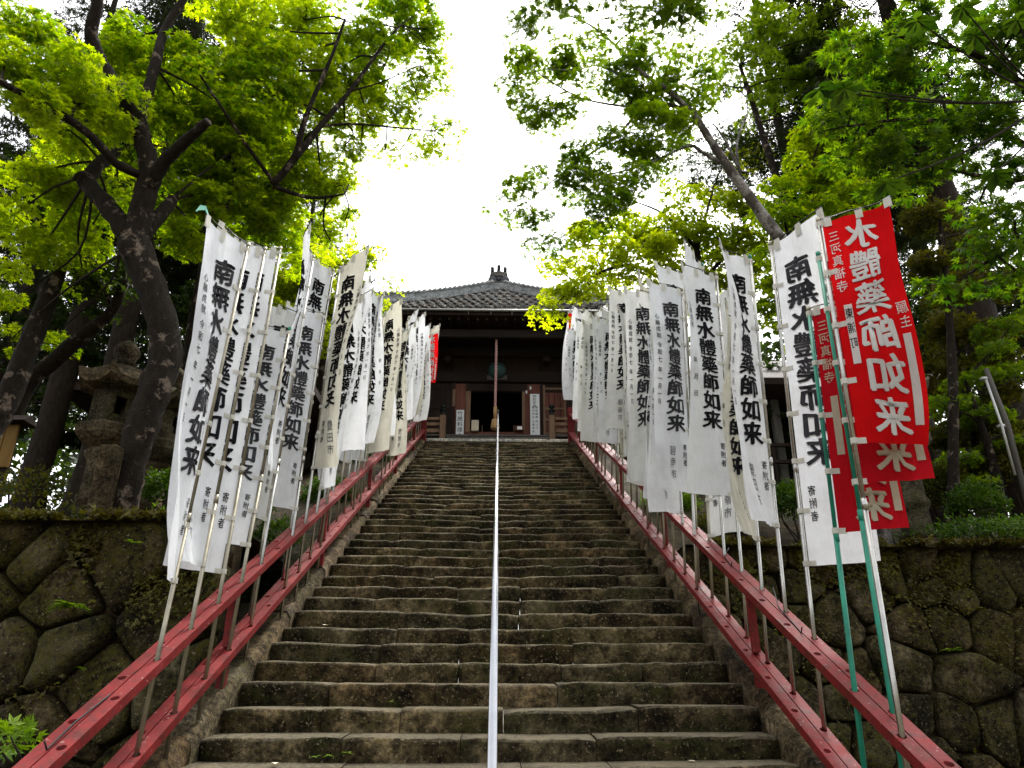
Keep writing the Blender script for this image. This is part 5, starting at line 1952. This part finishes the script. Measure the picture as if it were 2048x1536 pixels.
bushy(1990, 1000, 10.2, [(1930, 760, 10.2, 60, 46), (1990, 700, 10.2, 60, 50), (2030, 640, 10.2, 50, 50), (1990, 820, 10.2, 60, 46), (1900, 830, 10.2, 46, 46), (2040, 880, 10.2, 40, 60), (1920, 920, 10.2, 60, 40)], 'mid green leafy tree before the broad cedar trunk', 'leaf_maple2', 60, .06, 1.5, LEAF5)
bushy(1760, 1000, 15, [(1780, 900, 15, 60, 60), (1720, 840, 15, 60, 60), (1760, 760, 15, 50, 60), (1720, 700, 15, 60, 60), (1860, 640, 15, 50, 50), (1660, 780, 15, 60, 60), (1580, 760, 15, 60, 70), (1540, 860, 15, 60, 60), (1600, 900, 15, 60, 50)], 'dark evergreen tree behind the white and red banners', 'leaf_dark', 56, .1, 1.4)
bushy(1560, 80, 12, [(1480, 130, 12.5, 55, 60), (1540, 60, 12.5, 80, 55), (1600, 160, 12.5, 80, 55), (1640, 70, 12.5, 80, 55), (1700, 120, 12.5, 60, 60), (1520, 200, 12.5, 60, 30, .8, .7), (1600, 20, 12.5, 90, 40), (1720, 200, 12.5, 50, 50), (1450, 170, 12.5, 30, 30, .5, .6)], 'broad green tree crowning the upper right behind the near maple', 'leaf_maple2', 57, .08, 1.9, LEAF5, .12)

bushy(790, 860, 21, [(770, 820, 21, 50, 50, 1.0), (820, 800, 22, 40, 60, .8), (740, 760, 21, 50, 60, 1.0), (800, 720, 22.5, 40, 50, .8), (690, 820, 20, 50, 60, 1.0)], 'dark evergreen beside the temple at the top of the left railing', 'leaf_dark', 58, .1, 2.6)
bushy(1210, 860, 21, [(1230, 820, 21, 50, 50, 1.0), (1185, 800, 22, 36, 60, .8), (1260, 760, 21, 50, 60, 1.0), (1195, 720, 22.5, 40, 50, .8), (1320, 820, 20, 50, 60, 1.0)], 'dark evergreen beside the temple at the top of the right railing', 'leaf_dark', 59, .1, 2.6)

# far wood beyond the temple: one mass
def far_wood():
    lv = Leaves(LEAF3)
    rg = np.random.default_rng(9)
    for sx in (-1, 1):
        n = 26000
        x = sx * rg.uniform(7, 46, n)
        y = rg.uniform(24, 44, n)
        z = 6 + rg.uniform(0, 1, n) ** 1.25 * (6 + 0.42 * np.abs(x))
        f = np.sin(x * .9 + 1.3 * sx) * np.sin(y * .8) + np.sin(z * .9 + x * .5) * .9
        k = f > -0.55
        c = np.stack([x, y, z], 1)[k]
        m_ = len(c)
        lv.put(c, nrmz(rg.normal(0, 1, (m_, 3)) + np.array([0, 0, -.4])), nrmz(rg.normal(0, .8, (m_, 3)) + np.array([0, 0, 1])), rg.uniform(.25, .5, m_))
        n = 9000
        x = sx * rg.uniform(2.9, 9, n)
        c = np.stack([x, rg.uniform(27, 32, n), rg.uniform(7.6, 11.5, n) + .2 * np.abs(x)], 1)
        lv.put(c, nrmz(rg.normal(0, 1, (n, 3)) + np.array([0, 0, -.4])), nrmz(rg.normal(0, .8, (n, 3)) + np.array([0, 0, 1])), rg.uniform(.2, .4, n))
    o = link('far_wood', lv.mesh('far_wood', M['leaf_dark']))
    tag(o, 'dark wood in the far background at both sides of the temple', 'woodland', kind='stuff')


far_wood()

# ------------------------------------------------------------------ shrubs on the banks
def shrub(px, py, Y, rx, ry, label, leaf='leaf_bush', size=.045, seed=1, flowers=0, dens=3.0, tpl=OVAL):
    c = pt(px, py, Y)
    k = depth_at(c) / FPX
    R = np.array((rx * k, max(rx * k * .8, .3), ry * k))
    base = Vector((c.x, c.y, min(hill(c.x, c.y), c.z - R[2]) - .02))
    root = empty('shrub', base)
    tag(root, label, 'shrub', 'shrubs on the banks')
    rg = np.random.default_rng(seed)
    lv = Leaves(tpl)
    n = int(dens * 4 * PI * R[0] * R[2] / (.35 * size * size) * .5)
    d = nrmz(rg.normal(0, 1, (n, 3)))
    d[:, 2] = np.abs(d[:, 2]) * 1.0 - .35 * (rg.uniform(0, 1, n) < .5)
    d = nrmz(d)
    lump = 1 + .16 * np.sin(7 * d[:, 0] + 3) * np.sin(6 * d[:, 2] + seed) + .10 * np.sin(13 * d[:, 1] + seed)
    q = (rg.uniform(.55, 1.05, n) * lump)[:, None]
    p = np.array(c) + d * R * q
    lv.put(p, nrmz(d + rg.normal(0, .6, (n, 3))), nrmz(np.array([0, 0, .7]) + d * .6 + rg.normal(0, .4, (n, 3))), size * rg.uniform(.7, 1.3, n))
    link('foliage', lv.mesh('foliage', M[leaf], base), root)
    st = MB()
    for i in range(6):
        e = Vector(c) + Vector((rg.normal(0, .5) * R[0], rg.normal(0, .5) * R[1], rg.uniform(-.2, .5) * R[2]))
        st.tube([Vector((rg.normal(0, .03), rg.normal(0, .03), 0)), (e - base) * .5 + Vector((rg.normal(0, .04), 0, 0)), e - base], [.012, .009, .004], 4, cap=False)
    tag(st.build('stems', M['twig'], root), kind='stuff')
    for i in range(flowers):
        fl = Leaves(OVAL)
        a = rg.uniform(PI, 2 * PI)
        cc = np.array(c) + np.array((math.cos(a), math.sin(a), rg.uniform(0, .8))) * R * .98
        an = np.linspace(0, 2 * PI, 5, endpoint=False)
        o_ = np.stack([np.cos(an), np.full(5, -.5), np.sin(an)], 1)
        fl.put(np.tile(cc, (5, 1)), nrmz(o_), nrmz(np.tile(np.array([0, -1.0, .3]), (5, 1))), np.full(5, .045))
        link('flower', fl.mesh('flower', M['petal'], base), root)
    return root


shrub(655, 1000, 12.0, 56, 46, 'azalea with a few pink flowers behind the middle left banners', seed=61, flowers=5)
shrub(555, 1075, 9.0, 46, 32, 'low leafy shrub on the left bank beside the red railing', seed=62)
shrub(345, 985, 8.2, 60, 45, 'dark shrub behind the nearest left banner by the pavilion', 'leaf_bush', seed=63)
shrub(742, 918, 16.0, 40, 36, 'small shrub beside the upper left railing', seed=64)
shrub(480, 1010, 9.0, 70, 40, 'shrub half hidden behind the first two left banners', seed=65)
shrub(1340, 1015, 11.6, 56, 46, 'round clipped shrub behind the poles of the right railing', 'leaf_weed', .04, seed=66, dens=3.4)
shrub(1425, 1060, 10.2, 54, 30, 'loose yellowish shrub beside the right railing', 'leaf_olive', seed=67)
shrub(1272, 920, 15.5, 40, 34, 'brownish shrub near the top of the right railing', 'leaf_olive', seed=68)
shrub(1236, 862, 17.4, 26, 30, 'small shrub beside the last posts of the right railing', seed=78)
shrub(1205, 850, 18.3, 18, 24, 'leafy tuft at the very top of the right railing', seed=79)
shrub(782, 866, 17.4, 24, 28, 'small shrub beside the last posts of the left railing', seed=80)
shrub(1480, 1010, 10.0, 50, 50, 'leafy shrub behind the blank-ended white banner', seed=69)
shrub(1590, 1010, 9.6, 60, 46, 'leafy shrub behind the clean white banner at the right', seed=70)
shrub(1975, 1072, 9.1, 150, 26, 'low clipped hedge along the top of the right wall', seed=71, dens=2.6)
shrub(1955, 1010, 9.6, 56, 42, 'rounded green shrub above the right-hand hedge', seed=72)
shrub(1880, 990, 10.2, 60, 60, 'tangled olive shrub behind the lowest red banner', 'leaf_olive', seed=73)
shrub(2030, 930, 10.4, 60, 70, 'tall leafy shrub at the right edge above the hedge', 'leaf_olive', .06, seed=74)
shrub(330, 1050, 6.5, 34, 26, 'small leafy plant on the left wall beside the nearest banner pole', 'leaf_weed', .05, seed=84, dens=1.2)
shrub(130, 1035, 6.6, 40, 24, 'low olive plant on the left wall before the lantern', 'leaf_olive', .05, seed=85, dens=1.0)
shrub(60, 985, 7.2, 70, 50, 'thin yellowish shrub on the left wall at the picture edge', 'leaf_olive', .05, seed=75, dens=0.9)
shrub(1700, 1040, 9.4, 60, 40, 'shrub behind the green poles on the right wall', seed=76)
shrub(10, 1495, 4.2, 34, 45, 'bright green fern-like shrub at the lower left corner', 'leaf_weed', .06, seed=77, dens=1.6, tpl=LEAF5)


# moss and weeds along wall tops and joints: uncountable
def weeds(name, label, x0, x1, y, top, n, seed, leaf):
    rg = np.random.default_rng(seed)
    lv = Leaves(LEAF3)
    m_ = n
    x = rg.uniform(x0, x1, m_)
    d = np.stack([rg.normal(0, .6, m_), rg.normal(-.3, .5, m_), rg.uniform(.1, 1, m_)], 1)
    cl_ = np.sin(x * 3.1 + seed) * np.sin(x * 7.7) > -.3
    c = np.stack([x, y + .30 + rg.normal(0, .10, m_), top + rg.uniform(-.02, .05, m_)], 1)[cl_]
    lv.put(c, nrmz(d[cl_]), nrmz(rg.normal(0, 1, (len(c), 3)) + np.array([0, -.3, .8])), rg.uniform(.015, .06, len(c)))
    # growth in the joints of the face
    k = n
    x = rg.uniform(x0, x1, k)
    z = top - rg.exponential(.55, k)
    ok = (z > .3) & (np.sin(x * 2.3 + z * 3.1 + seed) + np.sin(x * 5.1 - z * 4.3) > .35)
    c = np.stack([x, y - .06 + .1 * z + rg.normal(0, .02, k), z], 1)[ok]
    kk = len(c)
    lv.put(c, nrmz(np.stack([rg.normal(0, .7, kk), rg.uniform(-1, -.2, kk), rg.normal(-.3, .5, kk)], 1)), nrmz(rg.normal(0, .5, (kk, 3)) + np.array([0, -.6, .8])), rg.uniform(.012, .04, kk))
    k = n
    x = rg.uniform(x0, x1, k)
    cl2 = np.sin(x * 1.9 + seed) + np.sin(x * 4.7 + 2 * seed) + .6 * np.sin(x * 11) > .1
    x = x[cl2]
    k = len(x)
    dz = rg.exponential(.13, k)
    c = np.stack([x, y + .1 * top + .02 - np.minimum(dz * .4, .10) + rg.normal(0, .02, k), top + .03 - dz], 1)
    lv.put(c, nrmz(np.stack([rg.normal(0, .6, k), rg.uniform(-1, -.1, k), rg.normal(-.5, .5, k)], 1)), nrmz(rg.normal(0, .5, (k, 3)) + np.array([0, -.5, .8])), rg.uniform(.02, .065, k))
    o = link(name, lv.mesh(name, M[leaf]))
    tag(o, label, 'weeds', kind='stuff')


weeds('wall_weeds', 'moss and small weeds growing over the left stone wall', -7.5, -2.2, WALL_L[0], WALL_L[1], 16000, 81, 'moss')
weeds('wall_weeds', 'moss and small weeds growing over the right stone wall', 2.2, 9.0, WALL_R[0], WALL_R[1], 16000, 82, 'moss')


def fern(px, py, Y, r, label, seed, n=7, leaf='leaf_weed'):
    c = pt(px, py, Y)
    root = empty('fern', c)
    tag(root, label, 'plant', 'small plants in the wall and on the steps')
    rg = np.random.default_rng(seed)
    for i in range(n):
        an = rg.uniform(PI * .95, PI * 2.05)
        d = Vector((math.cos(an), math.sin(an) * .8, rg.uniform(.2, .7)))
        lv = Leaves(LEAF1)
        m_ = 12
        t = np.linspace(.15, 1, m_)
        q = np.stack([d.x * t * r, d.y * t * r, d.z * t * r - .55 * r * t * t], 1)
        side = np.array(Vector((-d.y, d.x, 0)).normalized())
        for sg in (-1, 1):
            lv.put(q, nrmz(side[None] * sg + np.array(d)[None] * .4 + rg.normal(0, .1, (m_, 3))), nrmz(np.array([0, -.2, 1]) + rg.normal(0, .2, (m_, 3))), r * .36 * (1.1 - t))
        link('frond', lv.mesh('frond', M[leaf]), root)


fern(150, 1216, 5.86, .22, 'feathery bright fern growing out of the left wall', 91, 9)
fern(168, 1338, 5.80, .07, 'tiny sprout low in the left wall', 92, 4)
fern(268, 1086, 5.95, .09, 'small leafy sprout near the top of the left wall', 93, 5)
fern(1905, 1302, 8.2, .14, 'small bright rosette growing in the right wall', 94, 7)
fern(1950, 1222, 8.2, .15, 'pale drooping plant hanging from the right wall joint', 95, 6, 'leaf_olive')
fern(694, 1506, 5.22, .05, 'tiny weed sprouting from the lowest visible step', 96, 5)
fern(657, 1512, 5.22, .05, 'tiny weed left of another sprout on the lowest step', 97, 4)
fern(630, 1514, 5.22, .05, 'leftmost tiny weed on the lowest visible step', 98, 4)
fern(782, 1404, 5.55, .04, 'tiny weed in the riser of a lower step left of the handrail', 99, 4)

# ------------------------------------------------------------------ stone lanterns and other things on the terraces
def hexring(r, n=6, rot=PI / 6):
    return [(r * math.cos(2 * PI * k / n + rot), r * math.sin(2 * PI * k / n + rot)) for k in range(n)]


def lantern(loc, h, label, rz=0.2):
    s = h / 2.6
    root = empty('stone_lantern', loc, rz)
    root.scale = (0.84, 0.84, 1.0)
    tag(root, label, 'stone lantern', 'stone lanterns')

    def hexp(prof, name, n=6):
        mb = MB()
        mb.lathe([(r * s, z * s) for r, z in prof], n, rot=PI / 6, smooth=False)
        return mb.build(name, M['lantern'], root)

    hexp([(.42, 0), (.42, .10), (.36, .14), (.30, .20)], 'base')
    mb = MB()
    mb.lathe([(r * s, z * s) for r, z in [(.24, .20), (.25, .26), (.20, .32), (.185, .50), (.19, .56), (.225, .60), (.225, .66), (.19, .70), (.18, 1.0), (.19, 1.08), (.24, 1.14), (.24, 1.18), (.19, 1.22)]], 20)
    mb.build('shaft', M['lantern'], root)
    hexp([(.22, 1.22), (.36, 1.30), (.42, 1.36), (.42, 1.46), (.38, 1.48), (.36, 1.50)], 'platform')
    # fire box with real openings
    mb = MB()
    R, z0, z1 = .30 * s, 1.50 * s, 1.90 * s
    hx = hexring(R)
    for k in range(6):
        a, b = Vector((*hx[k], 0)), Vector((*hx[(k + 1) % 6], 0))
        nrm = ((a + b) / 2).normalized()
        ins = -nrm * .06 * s

        def P(t, z, i=False):
            p = a + (b - a) * t
            if i:
                p = p + ins
            return (p.x, p.y, z)
        zl, zh, tl, th = z0 + .10 * s, z1 - .08 * s, .25, .75
        if k % 2 == 0:
            o4 = [P(0, z0), P(1, z0), P(1, z1), P(0, z1)]
            i4 = [P(tl, zl), P(th, zl), P(th, zh), P(tl, zh)]
            j4 = [P(tl, zl, 1), P(th, zl, 1), P(th, zh, 1), P(tl, zh, 1)]
            mb.add(o4 + i4 + j4, [(0, 1, 5, 4), (1, 2, 6, 5), (2, 3, 7, 6), (3, 0, 4, 7), (4, 5, 9, 8), (5, 6, 10, 9), (6, 7, 11, 10), (7, 4, 8, 11)])
        else:
            mb.add([P(0, z0), P(1, z0), P(1, z1), P(0, z1)], [(0, 1, 2, 3)])
    mb.build('fire_box', M['lantern'], root)
    # roof with upturned corners
    mb = MB()
    V_, F_ = [], []
    for (r, z, up) in ((.30, 1.90, 0), (.54, 1.93, .10), (.56, 2.0, .14), (.40, 2.12, .03), (.22, 2.24, 0), (.15, 2.27, 0)):
        for k in range(24):
            an = 2 * PI * k / 24 + PI / 6
            ph = (k % 4) / 4
            edge = math.cos(PI / 6) / math.cos((ph - .5) * PI / 3)
            V_.append((r * s * edge * math.cos(an), r * s * edge * math.sin(an), (z + up * (abs(ph - .5) * 2) ** 3) * s))
    for i in range(5):
        for k in range(24):
            k2 = (k + 1) % 24
            F_.append((i * 24 + k, i * 24 + k2, (i + 1) * 24 + k2, (i + 1) * 24 + k))
    mb.add(V_, F_, False)
    mb.build('cap', M['lantern'], root)
    mb = MB()
    mb.lathe([(r * s, z * s) for r, z in [(.15, 2.27), (.17, 2.31), (.12, 2.34), (.17, 2.42), (.18, 2.48), (.14, 2.55), (.06, 2.60), (.01, 2.63)]], 16)
    mb.build('jewel', M['lantern'], root)
    return root


p = onhill(pt(178, 1040, 7.7))
lantern(p, pt(225, 685, 7.7).z - p.z, 'weathered stone lantern on the left wall, half behind the maple trunk', .25)
p = onhill(pt(300, 1000, 9.0))
lantern(p, pt(350, 735, 9.0).z - p.z, 'farther stone lantern almost hidden by the forked maple trunk', .6)
p = onhill(pt(1835, 1060, 9.3))
lantern(p, pt(1800, 700, 9.3).z - p.z, 'stone lantern hidden behind the red banners on the right wall', .1)

p = onhill(pt(192, 1045, 6.75))
m = MB()
hp = pt(208, 893, 6.75).z - p.z
m.bbox(-.085, .085, -.08, .08, -.1, hp, .018)
o = m.build('stone_post', M['lantern'], None, p)
tag(o, 'short square stone post in front of the left lantern', 'post')
p = onhill(pt(282, 1020, 7.0))
bm = bmesh.new()
bmesh.ops.create_icosphere(bm, subdivisions=3, radius=.17)
for v_ in bm.verts:
    v_.co *= 1 + .18 * mnoise.noise(v_.co * 7)
    v_.co.z *= .8
me = bpy.data.meshes.new('boulder')
bm.to_mesh(me)
bm.free()
me.polygons.foreach_set('use_smooth', [True] * len(me.polygons))
me.materials.append(M['kerb'])
o = link('boulder', me, None, p + Vector((0, 0, .1)))
tag(o, 'pale rounded stone at the foot of the forked maple', 'stone')

# yellow notice board at the left edge
p = onhill(pt(-52, 980, 9.4))
nb = empty('notice_board', p)
tag(nb, 'yellow wooden notice board at the far left edge under the trees', 'notice board')
za, zb = pt(10, 935, 9.4).z - p.z, pt(10, 850, 9.4).z - p.z
for i in range(5):
    m = MB()
    m.bbox(-.42 + i * .155, -.42 + i * .155 + .148, -.02, .02, za, zb, .006)
    m.build('board', M['wood_yellow'], nb)
m = MB()
for sx in (-.36, .28):
    m.box(sx - .04, sx + .04, .022, .08, -.1, zb + .05)
m.build('posts', M['wood_dark'], nb)
m = MB()
m.add([(-.55, -.16, zb + .02), (.48, -.16, zb + .02), (.48, .16, zb + .02), (-.55, .16, zb + .02), (-.55, 0, zb + .14), (.48, 0, zb + .14)], [(0, 1, 5, 4), (2, 3, 4, 5), (0, 4, 3), (1, 2, 5), (3, 2, 1, 0)])
m.build('roof', M['wood_dark'], nb)


# side pavilions, glimpsed between trunks and banners
def pavilion(x0, x1, y0, y1, floor, eave, label, red=True):
    cx_, cy_ = (x0 + x1) / 2, (y0 + y1) / 2
    gz = min(hill(x0, y0), hill(x1, y0), hill(x0, y1), hill(x1, y1)) - .1
    root = empty('pavilion', (cx_, cy_, gz))
    tag(root, label, 'building', 'side halls among the trees')

    def pp(mb, nm, mt):
        mb.v = [(q[0] - cx_, q[1] - cy_, q[2] - gz) for q in mb.v]
        return mb.build(nm, mt, root)
    pm = M['wood_grey']
    nx_ = 4
    for i in range(nx_):
        for yy in (y0, y1):
            xx = x0 + (x1 - x0) * i / (nx_ - 1)
            mb = MB()
            mb.bbox(xx - .08, xx + .08, yy - .08, yy + .08, gz, eave, .01)
            pp(mb, 'column', pm)
    mb = MB()
    mb.box(x0 - .3, x1 + .3, y0 - .3, y1 + .3, floor - .12, floor)
    pp(mb, 'floor', M['wood_dark'])
    mb = MB()
    mb.box(x0 + .05, x1 - .05, y1 - .05, y1 + .05, floor, eave)
    mb.box(x0 + .1, x1 - .1, cy_, cy_ + .08, floor, eave)
    pp(mb, 'wall', M['wood_dark'])
    for zz in (floor + .45, floor + .8):
        mb = MB()
        mb.bbox(x0 - .28, x1 + .28, y0 - .28, y0 - .2, zz - .035, zz + .035, .006)
        pp(mb, 'rail', M['red'] if red else M['wood_dark'])
    mb = MB()
    n = 10
    for i in range(n + 1):
        xx = x0 - .26 + (x1 - x0 + .52) * i / n
        mb.bbox(xx - .025, xx + .025, y0 - .265, y0 - .215, floor, floor + .76, .004)
    tag(pp(mb, 'balusters', M['wood_dark']), kind='stuff')
    e = .9
    ex0, ex1, ey0, ey1, rz_ = x0 - e, x1 + e, y0 - e, y1 + e, eave + 1.5
    mb = MB()
    mb.add([(ex0, ey0, eave), (ex1, ey0, eave), (ex1, ey1, eave), (ex0, ey1, eave), (cx_ - (x1 - x0) * .3, cy_, rz_), (cx_ + (x1 - x0) * .3, cy_, rz_),
            (ex0, ey0, eave - .14), (ex1, ey0, eave - .14), (ex1, ey1, eave - .14), (ex0, ey1, eave - .14)],
           [(0, 1, 5, 4), (1, 2, 5), (2, 3, 4, 5), (3, 0, 4), (6, 7, 1, 0), (7, 8, 2, 1), (8, 9, 3, 2), (9, 6, 0, 3), (9, 8, 7, 6)])
    pp(mb, 'roof', M['wood_dark'])
    return root


pavilion(-7.0, -4.2, 13.4, 16.0, 5.0, 6.9, 'dark wooden side hall with red rails among the trees at the left')
pavilion(4.4, 8.6, 14.5, 17.5, 5.6, 7.6, 'dark wooden side hall behind the right banners', False)

# lamp at the right hall and the leaning utility pole
q = pt(1505, 867, 13.8)
lm_ = empty('lamp', q)
tag(lm_, 'small white lamp glowing between the right-hand banners', 'lamp')
m = MB()
m.lathe([(.03, -.09), (.075, -.07), (.085, 0), (.075, .06), (.03, .08)], 12)
m.build('globe', M['lampglow'], lm_)
m = MB()
m.tube([(0, 0, .08), (0, .1, .16), (0, .7, .16)], .015, 6)
m.build('bracket', M['wood_dark'], lm_)
b = onhill(pt(2050, 1000, 9.9))
up_ = empty('utility_pole', b)
tag(up_, 'thin leaning utility pole with white pipe at the right edge', 'pole')
m = MB()
m.tube([Vector((0, 0, 0)), pt(2015, 850, 9.9) - b, pt(1972, 738, 9.9) - b], [.042, .038, .034], 10)
m.build('shaft', M['wood_grey'], up_)
m = MB()
m.tube([pt(2030, 950, 9.78) - b, pt(2003, 850, 9.78) - b, pt(1972, 760, 9.78) - b], .018, 8)
m.build('pipe', M['gutter'], up_)
m = MB()
for y_ in (755, 850):
    q = pt(1972 + (y_ - 755) * .37, y_, 9.84)
    m.tube([q - b + Vector((0, .06, -.02)), q - b + Vector((0, .06, .02))], .055, 10)
m.build('clamp', M['gutter'], up_)

# fallen leaves at the foot of the kerbs
rl = np.random.default_rng(3)
for s, nm in ((-1, 'left'), (1, 'right')):
    for i, k in enumerate((6, 8, 9, 12, 15)):
        x = s * rl.uniform(1.3, 1.88)
        yy = Y0 + k * TREAD + rl.uniform(.10, .2)
        lv = Leaves(OVAL)
        an = rl.uniform(0, 6.28)
        lv.put(np.zeros((1, 3)), np.array([[math.cos(an), math.sin(an), .12]]), np.array([[0, 0.1, 1.0]]), np.array([rl.uniform(.07, .12)]))
        o = link('fallen_leaf', lv.mesh('fallen_leaf', M['straw'] if i % 3 else M['paper']), None, (x, yy, RISE * (k + 1) + .012))
        tag(o, 'dry leaf lying on a step by the %s kerb, %s from the bottom' % (nm, ORD[i]), 'leaf', 'fallen leaves on the steps')
bpy.data.objects.remove(_to)
